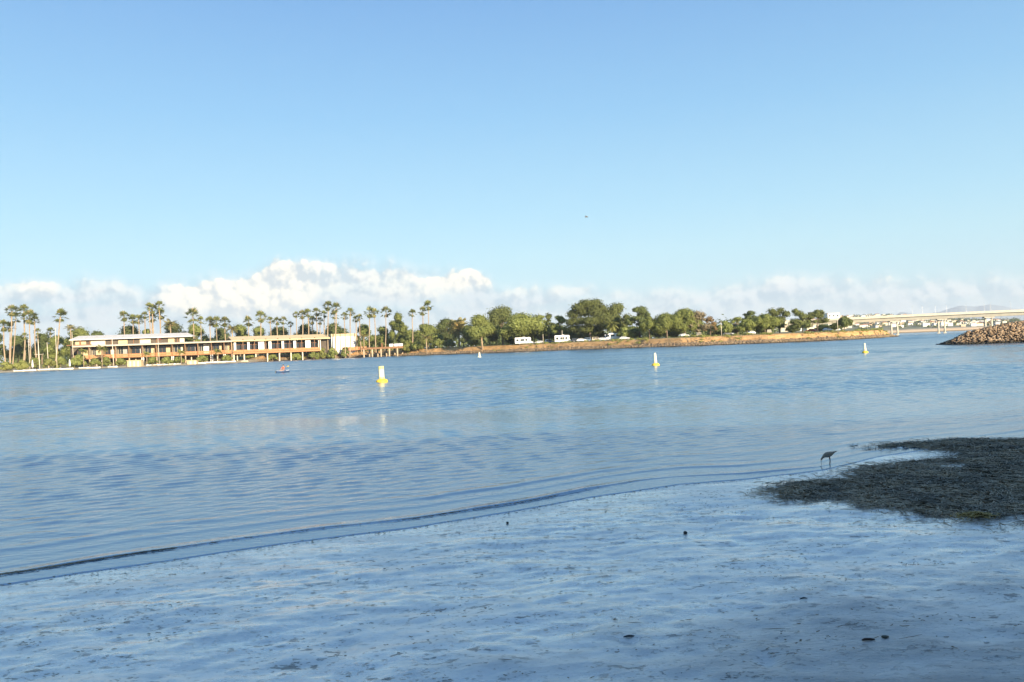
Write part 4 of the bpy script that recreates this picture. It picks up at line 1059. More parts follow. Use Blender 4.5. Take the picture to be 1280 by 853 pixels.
# long two-storey wing with the orange balcony and the grey upper roof
A, LA, UA = frame('hotel_wing', 'long cream building with grey upper roof and orange balcony over the beach', 'building', 92, 391, 290, 411)
part('deck_slab', browno, A, (0, LA, 0, 9, 4.75, 5.2))
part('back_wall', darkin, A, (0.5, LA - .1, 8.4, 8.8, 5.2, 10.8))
part('lower_roof', cream, A, (-.6, LA + .2, -.7, 14, 10.85, 11.5))
part('roof_edge', greyst, A, (-.64, LA + .24, -.78, -.7, 11.12, 11.62))
rg = np.random.RandomState(9)
uposts = [UA(x) for x in (111, 127.5, 144, 160.6, 177.5, 195, 215, 231, 247, 264, 280)]
edges = [0.0] + uposts + [LA]
for i in range(len(edges) - 1):
    u0, u1 = edges[i], edges[i + 1]
    rp = part('railing', orange, A, (u0 + .15, u1 - .15, -.12, 0, 5.95, 6.6), (u0 + .15, u1 - .15, -.15, .03, 6.66, 6.78), (u0 + .02, u1 - .02, -.2, -.121, 5.0, 5.55), (u0 + .15, u1 - .15, -.1, 0, 5.62, 5.88))
    wdt = u1 - u0; k = rg.uniform(.28, .72)
    part('curtain_panel', (curtain, cream, whitew, curtain, greyst)[(i * 3) % 5], A, (u0 + wdt * k, u1 - rg.uniform(.4, 1.4), 5.6, 5.75, 5.2, 9.6 + .8 * rg.rand()))
    gl = part('window', glass, A, (u0 + .4, u0 + wdt * k - .1, 5.7, 5.78, 5.6, 10.0))
    part('window_frame', cream if i % 2 else browno, gl, (u0 + .3, u0 + .42, 5.6, 5.7, 5.3, 10.2), (u0 + wdt * k - .12, u0 + wdt * k, 5.6, 5.7, 5.3, 10.2), (u0 + wdt * k * .5, u0 + wdt * k * .5 + .12, 5.6, 5.7, 5.3, 10.2))
    part('room_divider', curtain if i % 2 else cream, A, (u1 - .3, u1 - .05, .9, 8.4, 5.2, 10.75))
    # chair backs and tables behind the railing
for i, u in enumerate(uposts + [LA - .3]):
    part('post', browno, A, (u - .14, u + .14, -.42, -.2, pile_z(A, u, -.3), 10.74))
    zz_ = pile_z(A, u, 2)
    wide = i in (1, 4, 6, 9, 10)
    part('column', whitew if wide else cream, A, (u - (.62 if wide else .28), u + (.62 if wide else .28), .4, 1.1, zz_, 4.75))
    part('column', cream, A, (u + 2.3, u + 2.75, 3.5, 3.9, zz_, 4.75))
part('understorey_shade', darkin, A, (3, LA, 8.0, 8.3, .8, 4.75))  # dark sheet added for the shaded void below the deck
# clerestory and upper roof
u0, u1 = UA(79), UA(232)
part('clerestory', darkin, A, (u0 + 1, u1 - 3, 16.0, 16.3, 11.5, 14.6))
for k, (pa, pb) in enumerate(((84, 98), (104, 123), (140, 152), (168, 182), (205, 213), (220, 226))):
    part('wall_panel', cream if k % 2 else curtain, A, (UA(pa), UA(pb), 15.7, 15.95, 11.5, 14.0 + .3 * (k % 2)))
for k, x in enumerate((90, 103, 131, 160, 190, 217)): part('clerestory_post', browno, A, (UA(x) - .15, UA(x) + .15, 15.2, 15.5, 11.5, 14.62))
ur = MB().add([(u0 - .5, 13.2, 14.6), (u1 + 2.0, 13.2, 14.6), (u1 - 1.5, 24, 17.1), (u0 + 1.5, 24, 17.1), (u0 - .5, 32, 15.2), (u1 + 2, 32, 15.2), (u0 - .5, 13.2, 15.0), (u1 + 2.0, 13.2, 15.0)],
              [(6, 7, 2, 3), (0, 1, 7, 6), (3, 2, 5, 4), (6, 3, 4), (7, 5, 2), (0, 6, 4), (1, 5, 7), (0, 4, 5, 1)]).build('upper_roof', greyroof, A)
nb = 13
for k in range(nb):
    uu = u0 + (u1 - u0) * (k + .5) / nb
    MB().add([(uu - .09, 13.3, 15.05), (uu + .09, 13.3, 15.05), (uu + .09, 23.4, 17.03), (uu - .09, 23.4, 17.03), (uu - .09, 13.3, 15.2), (uu + .09, 13.3, 15.2), (uu + .09, 23.4, 17.18), (uu - .09, 23.4, 17.18)],
             [(4, 5, 6, 7), (0, 1, 5, 4), (1, 2, 6, 5), (3, 0, 4, 7), (2, 3, 7, 6)]).build('seam', greyroof, ur)
part('eave_post', browno, A, (UA(92) - .2, UA(92) + .2, 13.5, 13.9, 5.2, 14.55))
part('porch_roof', browno, A, (UA(76), UA(106), 10.5, 15, 11.9, 12.3))
part('porch_wall', darkin, A, (UA(78), UA(92), 15.2, 15.5, 2.5, 11.9))

# single-storey wing with tan roof and long orange deck
B, LB, UB = frame('terrace_wing', 'low building with tan roof, white columns and long orange deck', 'building', 290.5, 411.5, 412, 437)
part('deck_slab', browno, B, (0, UB(399), -.3, 9, 4.45, 4.85))
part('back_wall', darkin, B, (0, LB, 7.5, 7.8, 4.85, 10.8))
rf = MB().add([(-.3, -1.2, 11.0), (LB + .2, -1.2, 11.0), (LB + .2, 8.5, 13.3), (-.3, 8.5, 13.3), (-.3, -1.2, 11.55), (LB + .2, -1.2, 11.55), (LB + .2, 8.5, 13.8), (-.3, 8.5, 13.8), (-.3, 16, 12.2), (LB + .2, 16, 12.2)],
              [(4, 5, 6, 7), (0, 1, 5, 4), (0, 4, 7, 3), (1, 2, 6, 5), (7, 6, 9, 8), (3, 2, 1, 0), (3, 8, 9, 2), (3, 7, 8), (2, 9, 6)]).build('roof', tanroof, B)
for x in (303.5, 318, 332, 347, 362, 377, 393): part('rafter', browno, rf, (UB(x) - .16, UB(x) + .16, -1.6, 6, 11.56, 11.98)).rotation_euler = (0, 0, 0)
ub = [0, UB(303.5), UB(318), UB(332), UB(347), UB(362), UB(377), UB(393)]
ue = ub + [UB(399.5)]
for i in range(len(ue) - 1):
    u0, u1 = ue[i], ue[i + 1]
    part('railing', orange, B, (u0 + .12, u1 - .12, -.5, -.38, 5.45, 6.45), (u0 + .05, u1 - .05, -.55, -.34, 6.5, 6.62), (u0 + .01, u1 - .01, -.6, -.501, 4.5, 5.3))
    gl = part('window', glass, B, (u0 + .3, u1 - .3, 4.6, 4.7, 5.3, 10.4))
    part('window_frame', browno, gl, (u0 + .2, u0 + .32, 4.5, 4.6, 4.9, 10.6), ((u0 + u1) / 2 - .06, (u0 + u1) / 2 + .06, 4.5, 4.6, 4.9, 10.6), (u0 + .2, u1 - .2, 4.45, 4.5, 9.2, 9.4))
for x in ue[1:]: part('post', browno, B, (x - .14, x + .14, -.34, -.08, 4.86, 11.2))
for x, wp in ((294, 1.1), (311, 1.2), (327, 3.0), (338, 1.5), (354, 1.2), (369, 1.4), (385.5, 2.8), (400, 1.3)):
    part('white_column', whitew, B, (UB(x) - wp / 2, UB(x) + wp / 2, .9, 1.6, 4.85, 10.9))
for x in (305, 319.5, 334, 349, 363.5, 378, 292): part('deck_pier', cream, B, (UB(x) - .3, UB(x) + .3, .3, 1.0, pile_z(B, UB(x), .5), 4.45))
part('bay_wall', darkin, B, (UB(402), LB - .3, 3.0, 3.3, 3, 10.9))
# white end block
Cc, LC, UC = frame('white_block', 'blank white end block with a tan parapet behind the tall palms', 'building', 414.5, 441, 445, 448)
part('wall', whitew, Cc, (0, LC, 0, 12, 2.5, 12.2))
part('parapet', tanroof, Cc, (-.2, LC + .2, -.2, 12.2, 12.2, 13.6))
part('low_fence', orange, Cc, (UC(424), UC(455), -5.2, -5, 4.2, 6.0))
part('fence_post', browno, Cc, (UC(424) - .12, UC(424) + .12, -5.3, -5.2, 3, 6.3)); part('fence_post', browno, Cc, (UC(440) - .12, UC(440) + .12, -5.3, -5.2, 3, 6.3)); part('fence_post', browno, Cc, (UC(454) - .12, UC(454) + .12, -5.3, -5.2, 3, 6.3))

# small pier
Pp, LPp, UP = frame('small_pier', 'short brown pier on stubby piles at the foot of the palms', 'pier', 451, 421, 503, 413)
npk = 26
pm = [MB().box(0, LPp / npk - .05, 0, 7, 5.05, 5.2).mesh('plank', browno), MB().box(0, LPp / npk - .05, 0, 7, 5.05, 5.23).mesh('plank', material('worn_timber', (0.36, 0.20, 0.11), 0.85, 0.3, 1.5))]
for k in range(npk):
    o_ = link('plank', pm[(k * 7 + 3) % 2], Pp); o_.location = (k * LPp / npk, 0, 0)
part('beam', material('pier_beam', (0.40, 0.21, 0.10), 0.85, 0.3, 1.0), Pp, (0, LPp, .1, .5, 4.2, 5.04)); part('beam', browno, Pp, (0, LPp, 6, 6.4, 4.2, 5.04))
for k, x in enumerate((454, 464.5, 475.5, 486, 496)):
    for v in (.3, 6.2): MB().tube([(UP(x), v, -1.5), (UP(x), v, 4.2)], .42, 10).build('pile', material('pier_pile', (0.52, 0.40, 0.26), 0.9, 0.3, 1.0) if not (k or v > 1) else bpy.data.materials['pier_pile'], Pp, True)
part('end_post', browno, Pp, (UP(476) - .3, UP(476) + .3, 1, 1.5, 5.2, 7.2))
M_pier = Matrix.Translation(Pp.location) @ Matrix.Rotation(Pp.rotation_euler.z, 4, 'Z')
whitep = material('white_paint', (0.82, 0.81, 0.78), 0.5, 0.06, 1.0)
for k, (x, lab) in enumerate(((485.5, 'left'), (491.8, 'middle'), (497.2, 'right'))):
    p = M_pier @ Vector((UP(x), 3.2, 5.235))
    o_ = thing('dock_locker', '%s one of the three white lockers on the small pier' % lab, 'locker', p, Pp.rotation_euler.z, 'white lockers on the small pier')
    part('box', whitep, o_, (-1.0, 1.0, -.5, .5, 0, 1.15)); MB().add([(-1.05, -.55, 1.152), (1.05, -.55, 1.152), (1.05, .55, 1.152), (-1.05, .55, 1.152), (-1.05, -.1, 1.45), (1.05, -.1, 1.45), (1.05, .55, 1.3), (-1.05, .55, 1.3)],
        [(3, 2, 1, 0), (4, 5, 6, 7), (0, 1, 5, 4), (1, 2, 6, 5), (2, 3, 7, 6), (3, 0, 4, 7)]).build('lid', whitep, o_)

# sheds on the beach
def shed(px, Y, wd, h, label):
    p = land_at(px, Y); o = thing('beach_shed', label, 'shed', (p.x, p.y, p.z - .2), .06)
    part('wall', curtain, o, (-wd / 2, wd / 2, 0, 3, 0, h))
    n = int(wd / .9)
    for k in range(n): part('board', cream if k % 2 else curtain, o, (-wd / 2 + k * wd / n + .03, -wd / 2 + (k + 1) * wd / n - .03, -.05, -.002, .1, h - .1))
    part('roof', tanroof, o, (-wd / 2 - .3, wd / 2 + .3, -.3, 3.3, h, h + .25))
    return o
shed(167, 381, 6.4, 2.9, 'tan wooden shed on the beach below the orange balcony')
shed(239, 389, 4.4, 1.9, 'low tan shed by the row of beached boats')

# poles and masts ---------------------------------------------------
polem = material('pale_pole', (0.72, 0.62, 0.46), 0.6, 0.15, 1.0)
def pole(label, px, ty, Y, r=.13, lean=0.0, yard=None, name='mast_pole', by=None):
    b = land_at(px, Y); H = at(px, ty, Y).z - b.z
    o = thing(name, label, 'pole', (b.x, b.y, b.z - .2), 0, 'poles standing along the beach')
    MB().tube([(0, 0, 0), (-lean * H, 0, H + .2)], [r, r * .7], 8).build('shaft', polem, o, True)
    MB().lathe([(.01, 0), (r * 1.1, .05), (r * .9, .2), (.02, .3)], 8, -lean * H, 0).build('cap', polem, o).location = (0, 0, H + .18)
    if yard:
        zz_ = H * yard; MB().tube([(-2.1 - lean * zz_, 0, zz_ + .25), (-lean * zz_, 0, zz_), (2.2 - lean * zz_, 0, zz_ + .2)], .09, 6).build('yard_arm', polem, o)
    return o
pole('tall pole with a cross-arm standing by the beached boats', 49, 425, 366, .2, .03, .53)
pole('pale pole close right of the low palm', 36.5, 425, 378, .13, .02)
pole('short pole between the crossed pole and the lone leaning palm', 60, 429, 376, .16, .03)
pole('thin tall pole left of the lone leaning palm', 70.5, 411, 378, .14, .01)
pole('pale pole just right of the lone leaning palm', 91.5, 416, 382, .14, .02)
pole('white pole before the left part of the orange balcony', 141.5, 423, 383, .2, .03)
pole('thin pole before the middle of the orange balcony', 198.5, 423, 388, .14, .02)

# folded parasols
def folded_parasol(label, px, Y, ty):
    b = land_at(px, Y); H = at(px, ty, Y).z - b.z
    o = thing('folded_parasol', label, 'parasol', (b.x, b.y, b.z - .1), 0, 'folded parasols on the beach')
    MB().tube([(0, 0, 0), (0, 0, H)], .05, 8).build('pole', polem, o)
    MB().lathe([(.12, H * .3), (.42, H * .34), (.38, H * .6), (.24, H * .85), (.03, H)], 10).build('canopy', whitep, o, True)
    MB().lathe([(.5, 0), (.5, .12), (.1, .2)], 10).build('base', greyst, o)
folded_parasol('white folded parasol at the foot of the low palm on the beach', 40, 366, 449.5)
folded_parasol('white folded parasol near the foot of the lone leaning palm', 86.5, 369, 448.5)

# open parasol on the terrace roof
MA = Matrix.Translation(A.location) @ Matrix.Rotation(A.rotation_euler.z, 4, 'Z')
p = MA @ Vector((UA(198.5), 3.0, 11.5))
o = thing('terrace_parasol', 'dark red parasol on the roof terrace below the tallest palms', 'parasol', p)
MB().tube([(0, 0, 0), (0, 0, 2.4)], .05, 8).build('pole', browno, o); MB().lathe([(1.3, 1.7), (1.25, 1.75), (.6, 2.2), (.04, 2.5)], 8).build('canopy', material('dark_red_cloth', (0.26, 0.07, 0.05), 0.9, 0.2, 1.0), o)
MB().lathe([(.3, 0), (.3, .1), (.06, .16)], 10).build('base', greyst, o)

# small boats drawn up on the beach -----------------------------------
def hull_mesh(name, L, W, Hh, m, deck=True, n=12):
    b = MB(); vs = []; fs = []
    for i in range(n + 1):
        s = i / n; x = (s - .5) * L; wv = W / 2 * (math.sin(math.pi * (0.08 + .88 * s) ** .85)) ** .65; sheer = Hh * (1 + .28 * (2 * s - 1) ** 2)
        kx = Hh * .12 + Hh * .35 * max(0, (abs(2 * s - 1) - .6)) * 1.5
        vs += [(x, -wv, sheer), (x, -wv * .8, Hh * .4 + kx * .3), (x, 0, kx * .2), (x, wv * .8, Hh * .4 + kx * .3), (x, wv, sheer)]
        if deck: vs[-5:] = vs[-5:]
    for i in range(n):
        for k in range(4): fs.append((i * 5 + k, i * 5 + k + 1, (i + 1) * 5 + k + 1, (i + 1) * 5 + k))
        if deck: fs.append((i * 5 + 4, i * 5, (i + 1) * 5, (i + 1) * 5 + 4))
    b.add(vs, fs); return b.mesh(name, m, False)
teal = material('navy_hull', (0.05, 0.10, 0.20), 0.4, 0.1, 1.0)
hulls = [hull_mesh('hull', 4.3, 1.5, .62, whitep), hull_mesh('hull', 3.6, 1.35, .55, cream), hull_mesh('hull', 4.8, .8, .55, whitep)]
def beached(px, off, kind, rz, label):
    Y = float(front(px)) + off; p = land_at(px, Y)
    o = thing('beached_boat', label, 'boat', (p.x, p.y, p.z - .03), rz, 'small boats drawn up on the beach')
    if kind == 2:
        for s in (-.95, .95):
            h_ = link('hull', hulls[2], o); h_.location = (0, s, 0)
        part('trampoline', greyst, o, (-.9, 1.0, -.9, .9, .58, .64)); part('crossbeam', polem, o, (-1.0, -.9, -1.1, 1.1, .6, .7)); part('crossbeam', polem, o, (1.0, 1.1, -1.1, 1.1, .6, .7))
    else:
        link('hull', hulls[kind], o); part('thwart', browno, o, (-.3, -.05, -.55, .55, .62, .66)); part('gunwale', whitep if kind else teal, o, (-1.5, 1.5, -.72, -.64, .56, .68), (-1.5, 1.5, .64, .72, .56, .68))
BOATS = [(23, 5, 0, .3, 'white dinghy furthest to the picture edge on the beach'), (36, 6, 2, .1, 'white twin-hulled boat left of the crossed pole'), (54, 6, 2, -.2, 'white twin-hulled boat right of the crossed pole'),
         (69, 7, 0, .2, 'white dinghy between the crossed pole and the leaning palm'), (83, 5, 2, .3, 'white twin-hulled boat under the lone leaning palm'), (104, 6, 0, .1, 'white dinghy under the left end of the orange balcony'),
         (117, 6, 2, -.1, 'white twin-hulled boat under the first balcony bays'), (140, 5, 0, 0., 'large white dinghy at the foot of the white pole'), (187, 7, 0, 1.1, 'white dinghy first of the row right of the beach shed'),
         (194, 7, 1, 1.2, 'cream dinghy second of the row right of the beach shed'), (201, 7, 0, 1.0, 'white dinghy third of the row right of the beach shed'), (207.5, 7, 0, 1.2, 'white dinghy fourth of the row right of the beach shed'),
         (214, 7, 1, 1.0, 'cream dinghy fifth of the row right of the beach shed'), (220.5, 7, 0, 1.1, 'white dinghy last of the row right of the beach shed'), (250, 8, 2, .2, 'white twin-hulled boat right of the low tan shed'),
         (263, 9, 0, .4, 'white dinghy under the right end of the balcony'), (276, 9, 2, 0., 'white twin-hulled boat near the end of the sand spit'), (288, 8, 0, .2, 'white dinghy under the start of the tan roof'), (305, 5, 1, 0., 'cream dinghy at the tip of the sand spit')]
for q in BOATS: beached(*q)

# ------------------------------------------------------------------ vehicles on the bank
tyre = material('tyre_rubber', (0.025, 0.025, 0.025), 0.9, 0.2, 3.0); rimm = material('wheel_rim', (0.5, 0.5, 0.5), 0.35, 0.1, 3.0, metal=0.8)
lampl = material('lamp_glass', (0.75, 0.72, 0.62), 0.2, 0.1, 3.0)
CARP = {k: material('car_paint_' + k, c, 0.3, 0.06, 1.0, spec=0.6) for k, c in dict(white=(.80, .79, .76), silver=(.50, .51, .52), blue=(.10, .16, .26), dark=(.035, .045, .06), red=(.42, .05, .04), tan=(.5, .42, .3)).items()}
wheel_t = MB().tube([(0, -.11, 0), (0, .11, 0)], .33, 14).mesh('tyre', tyre); wheel_r = MB().tube([(0, -.12, 0), (0, .12, 0)], .2, 12).mesh('rim', rimm)
def wheels(o, spots, sc_=1.0):
    for x, y in spots:
        w_ = link('wheel', wheel_t, o); w_.location = (x, y, .33 * sc_); w_.scale = (sc_,) * 3; link('rim', wheel_r, w_)
def car(px, Y, col, label, suv=False, flip=False, group='cars parked on top of the bank', rz=None):
    p = land_at(px, Y); o = thing('parked_car', label, 'car', (p.x, p.y, p.z + .0), (math.pi if flip else 0) + (rz or 0), group)
    h = 1.72 if suv else 1.42; L = 4.5; W = .88
    body = [(-2.2, .38), (-2.24, .75), (-2.05, .95), (-1.0 if not suv else -2.0, .98), (.75, .97), (1.75, .9), (2.2, .72), (2.24, .38)]
    b = MB().prism(body, -W, W); b.build('body', CARP[col], o)
    cab = [(-1.75, .97), (-1.35, h - .06), (-1.1, h), (.15, h), (.4, h - .05), (1.05, .96)] if not suv else [(-2.1, .96), (-1.95, h - .05), (-1.75, h), (.2, h), (.45, h - .05), (1.1, .96)]
    MB().prism(cab, -W + .12, W - .12).build('roof', CARP[col], o)
    for s in (-1, 1):
        y0 = s * (W - .118); xs = (-1.45, -.4, .72) if not suv else (-1.9, -.5, .75)
        for a_, b_ in zip(xs[:-1], xs[1:]): MB().add([(a_ + .05, y0, 1.02), (b_ - .05, y0, 1.02), (b_ - .05 - (.3 if b_ > .5 else 0), y0, h - .12), (a_ + .05 + (.2 if a_ < -1 else 0), y0, h - .12)], [(0, 1, 2, 3)]).build('window', glass, o)
        MB().box(2.2, 2.26, s * .6 - .16, s * .6 + .16, .62, .76).build('headlight', lampl, o)
    MB().add([(1.07, -.7, 1.0), (1.07, .7, 1.0), (.47, .68, h - .08), (.47, -.68, h - .08)], [(0, 1, 2, 3)]).build('windscreen', glass, o)
    wheels(o, ((-1.35, -W + .08), (-1.35, W - .08), (1.4, -W + .08), (1.4, W - .08)))
    return o
def motorhome(px, Y, L, H, label, flip=False, mats=('white', 'tan')):
    p = land_at(px, Y); o = thing('motorhome', label, 'motorhome', p, math.pi if flip else 0, 'motorhomes parked on the bank')
    a = -L / 2; b = L / 2; W = 1.15
    MB().prism([(a, .55), (a, H - .12), (a + .15, H), (b - 1.6, H), (b - 1.0, H - .25), (b - 1.0, H * .66), (b - 1.9, H * .52), (b - 1.9, .55)], -W, W).build('body', CARP[mats[0]], o)
    MB().prism([(b - 1.92, .5), (b - 1.92, H * .62), (b - 1.15, H * .6), (b - .75, 1.25), (b, 1.05), (b, .5)], -W + .12, W - .12).build('cab', CARP[mats[0]], o)
    for s in (-1, 1):
        y = s * (W + .004)
        for x0, x1, z0, z1 in ((a + .6, a + 1.7, 1.6, 2.5), (a + 2.5, a + 4.3, 1.6, 2.5), (a + 4.8, a + 5.7, 1.6, 2.5)):
            f = MB().add([(x0, y, z0), (x1, y, z0), (x1, y, z1), (x0, y, z1)], [(0, 1, 2, 3)]).build('window', glass, o)
        MB().box(a + .1, b - 2, y - .01, y + .01, 1.25, 1.45).build('stripe', CARP[mats[1]], o)
        yc = s * (W - .112); MB().add([(b - 1.75, yc, 1.35), (b - 1.1, yc, 1.35), (b - 1.35, yc, H * .56), (b - 1.75, yc, H * .58)], [(0, 1, 2, 3)]).build('cab_window', glass, o)
        MB().box(b - .02, b + .04, s * .7 - .15, s * .7 + .15, .75, .92).build('headlight', lampl, o)
    MB().box(a + 5.9, a + 6.5, -W - .02, -W + .01, .7, 2.5).build('door', CARP['silver'], o)
    MB().box(-.6, .5, -.4, .4, H, H + .22).build('roof_unit', CARP['white'], o)
    wheels(o, ((a + 2.0, -W + .15), (a + 2.0, W - .15), (b - 1.2, -W + .15), (b - 1.2, W - .15)), 1.15)
motorhome(655, 372, 8.4, 3.25, 'white motorhome parked alone under the broad low tree', mats=('white', 'white'))
motorhome(704, 366, 7.8, 3.4, 'white motorhome with dark windows beside the biggest tree', mats=('white', 'dark'))
car(674, 374, 'silver', 'silver car just right of the lone motorhome', flip=True)
car(687, 372, 'blue', 'blue-grey car between the two motorhomes', True)
car(721, 362, 'dark', 'dark car right of the second motorhome', True)
car(732.5, 360, 'blue', 'dark blue car in front of the biggest tree trunk', True, True)
car(727, 355, 'white', 'white car in front of the two dark cars')
car(746, 352, 'tan', 'tan car right of the biggest tree trunk', True)
car(754, 348, 'silver', 'silver car under the drooping palm')
o = motorhome(766, 350, 6.4, 2.9, 'white camper van parked behind the drooping palm', True, mats=('white', 'white'))
car(780.5, 338, 'silver', 'silver car beside the round bush')
FC = [(855, 'white', 'white car below the tall rounded tree left of the bare one'), (874, 'tan', 'tan car below the bare grey tree'), (911, 'silver', 'silver car by the small round tree'),
      (938, 'white', 'white car below the dark flat-topped pine'), (962, 'tan', 'tan car below the dense light green tree'), (1014, 'red', 'red car right of the wind-leaned tree'), (1035, 'white', 'white car before the block of flats')]
for i, (px, c_, lab) in enumerate(FC): car(px, float(front(px)) + 42 + (i % 3) * 5, c_, lab, i % 3 == 1, i % 2 == 1, rz=(.5, 1.2, -.8)[i % 3])
# lamp posts on the bank
for px, ty, lab in ((703, 414, 'thin post beside the second motorhome'), (679, 418.5, 'thin post between the lone motorhome and the blue-grey car'), (902, 403, 'post left of the small round tree on the bank'), (1047.5, 397, 'post at the land end of the bridge')):
    pole(lab, px, ty, float(front(px)) + 17, .11, name='lamp_post')
# ------------------------------------------------------------------ buoys
yel = material('yellow_float', (0.80, 0.55, 0.05), 0.5, 0.15, 3.0)
bw = material('buoy_white', (0.82, 0.75, 0.52), 0.5, 0.06, 3.0)
yband = material('pale_yellow_band', (0.80, 0.66, 0.22), 0.5, 0.1, 3.0)
dmark = material('weathered_mark', (0.30, 0.26, 0.20), 0.7, 0.3, 3.0)
def buoy(px, by, label, H, W, sw, kind, tilt=(0, 0)):
    p = ground(px, by); o = thing('marker_buoy', label, 'buoy', (p.x, p.y, -.03)); o.rotation_euler = (tilt[0], tilt[1], .4)
    col = bw if kind == 'white' else yel
    MB().lathe([(W * .30, -.25), (W * .46, -.05), (W * .5, .06), (W * .5, .13), (W * .44, .22), (W * .3, .28)], 24).build('float_collar', col, o, True)
    z0 = .26
    if kind == 'band':
        s = MB().lathe([(sw * .5, z0 - .1), (sw * .5, H - .02), (sw * .46, H)], 20).build('spar', bw, o, False)
        MB().lathe([(sw * .508, H - .24), (sw * .508, H - .004), (sw * .3, H + .004)], 20).build('top_band', yband, s)
        MB().lathe([(sw * .508, z0), (sw * .508, z0 + .17)], 20).build('bottom_band', yband, s)
        for zz_ in (.62, .8): MB().box(-sw * .515, -sw * .45, -.07, .07, zz_, zz_ + .09).build('weathered_mark', dmark, s)
    elif kind == 'cone':
        MB().lathe([(sw * .5, z0 - .1), (sw * .44, z0 + .25), (sw * .36, H * .72), (sw * .3, H * .94), (sw * .12, H)], 20).build('spar', bw, o, True)
    else:
        MB().lathe([(W * .3, z0 - .1), (W * .26, z0 + .2), (sw * .5, z0 + .45), (sw * .42, H * .8), (sw * .1, H)], 20).build('spar', bw, o, True)
    return o
buoy(477.5, 478, 'nearest buoy, white post with yellow bands on a yellow float', 1.27, .92, .42, 'band', (0, -.03))
buoy(819.5, 457.5, 'white rounded buoy on a yellow float in front of the grove', 1.27, .75, .34, 'cone', (0, -.02))
buoy(1081.5, 441.5, 'white rounded buoy on a yellow float before the bridge', 1.18, .68, .32, 'cone', (0, -.03))
buoy(599.3, 446.8, 'small all-white buoy near the far bank', 1.45, 1.0, .5, 'white')

# ------------------------------------------------------------------ kayak and paddler
kp = ground(353, 466.2); KRZ = R(250)
kay = thing('kayak', 'small dark-hulled kayak with a pale deck on the water near the beach', 'kayak', (kp.x, kp.y, -.07), KRZ)
link('hull', hull_mesh('hull', 2.9, .78, .30, teal, deck=False, n=16), kay)
b = MB(); n = 16; vs = []; fs = []
for i in range(n + 1):
    s = i / n; x = (s - .5) * 2.9; wv = .39 * (math.sin(math.pi * (0.08 + .88 * s) ** .85)) ** .65 * .99; sh = .30 * (1 + .28 * (2 * s - 1) ** 2)
    vs += [(x, -wv, sh + .004), (x, 0, sh + .07), (x, wv, sh + .004)]
fs = [q for i in range(n) for q in ((i * 3, i * 3 + 1, i * 3 + 4, i * 3 + 3), (i * 3 + 1, i * 3 + 2, i * 3 + 5, i * 3 + 4))]
b.add(vs, fs).build('deck', whitep, kay, True)
MB().lathe([(.36, .33), (.38, .40), (.33, .42), (.31, .34)], 18).build('cockpit_rim', teal, kay).location = (-.25, 0, 0)
def skin_body(name, verts, edges, radii, root, mats, parent=None, sub=2):
    me = bpy.data.meshes.new(name); me.from_pydata([tuple(v) for v in verts], edges, [])
    for m in mats: me.materials.append(m)
    o = link(name, me, parent)
    sk = o.modifiers.new('skin', 'SKIN'); sk.use_smooth_shade = True
    lay = me.skin_vertices[0] if me.skin_vertices else None
    if lay is None:
        bpy.context.view_layer.objects.active = o; lay = me.skin_vertices[0]
    for i, r_ in enumerate(radii):
        lay.data[i].radius = r_ if hasattr(r_, '__len__') else (r_, r_)
        lay.data[i].use_root = (i == root)
    ss = o.modifiers.new('sub', 'SUBSURF'); ss.levels = sub; ss.render_levels = sub
    return o
skinm = material('skin', (0.42, 0.25, 0.17), 0.6, 0.1, 4.0)
shirt = material('orange_red_shirt', (0.62, 0.14, 0.07), 0.85, 0.2, 4.0)
hairm = material('dark_hair', (0.03, 0.022, 0.018), 0.7, 0.2, 8.0)
per = thing('person', 'person in an orange-red top paddling the kayak', 'person', (kp.x, kp.y, -.07), KRZ)
PV = [(-.25, 0, .34), (-.26, 0, .52), (-.27, 0, .74), (-.26, 0, .88), (-.25, 0, .97), (-.24, 0, 1.08), (-.22, 0, 1.18),      # pelvis..head 0-6
      (-.25, .19, .85), (-.10, .27, .64), (.10, .24, .66),       # left arm 7-9
      (-.25, -.19, .85), (-.12, -.29, .62), (.06, -.26, .56),     # right arm 10-12
      (-.10, .11, .34), (.22, .14, .47), (.55, .10, .32), (-.10, -.11, .34), (.22, -.14, .47), (.55, -.10, .32)]
PE = [(0, 1), (1, 2), (2, 3), (3, 4), (4, 5), (5, 6), (3, 7), (7, 8), (8, 9), (3, 10), (10, 11), (11, 12), (0, 13), (13, 14), (14, 15), (0, 16), (16, 17), (17, 18)]
PR = [(.15, .13), (.14, .11), (.17, .12), (.12, .09), .055, .085, .07, .06, .048, .035, .06, .048, .035, .085, .062, .04, .085, .062, .04]
skin_body('body', PV, PE, PR, 0, [skinm], per)
skin_body('shirt', [(-.25, 0, .38), (-.26, 0, .52), (-.27, 0, .74), (-.26, 0, .87), (-.25, .19, .85), (-.15, .245, .71), (-.25, -.19, .85), (-.16, -.26, .69)],
          [(0, 1), (1, 2), (2, 3), (3, 4), (4, 5), (3, 6), (6, 7)], [(.17, .145), (.158, .128), (.188, .138), (.135, .105), .078, .066, .078, .066], 0, [shirt], per)
MB().lathe([(.02, 0), (.075, .01), (.098, .06), (.088, .12), (.04, .16), (.005, .165)], 14).build('hair', hairm, per, True).location = (-.25, 0, 1.08)
MB().lathe([(.005, 0), (.014, .012), (.004, .03)], 6).build('nose', skinm, per).location = (-.145, 0, 1.09)
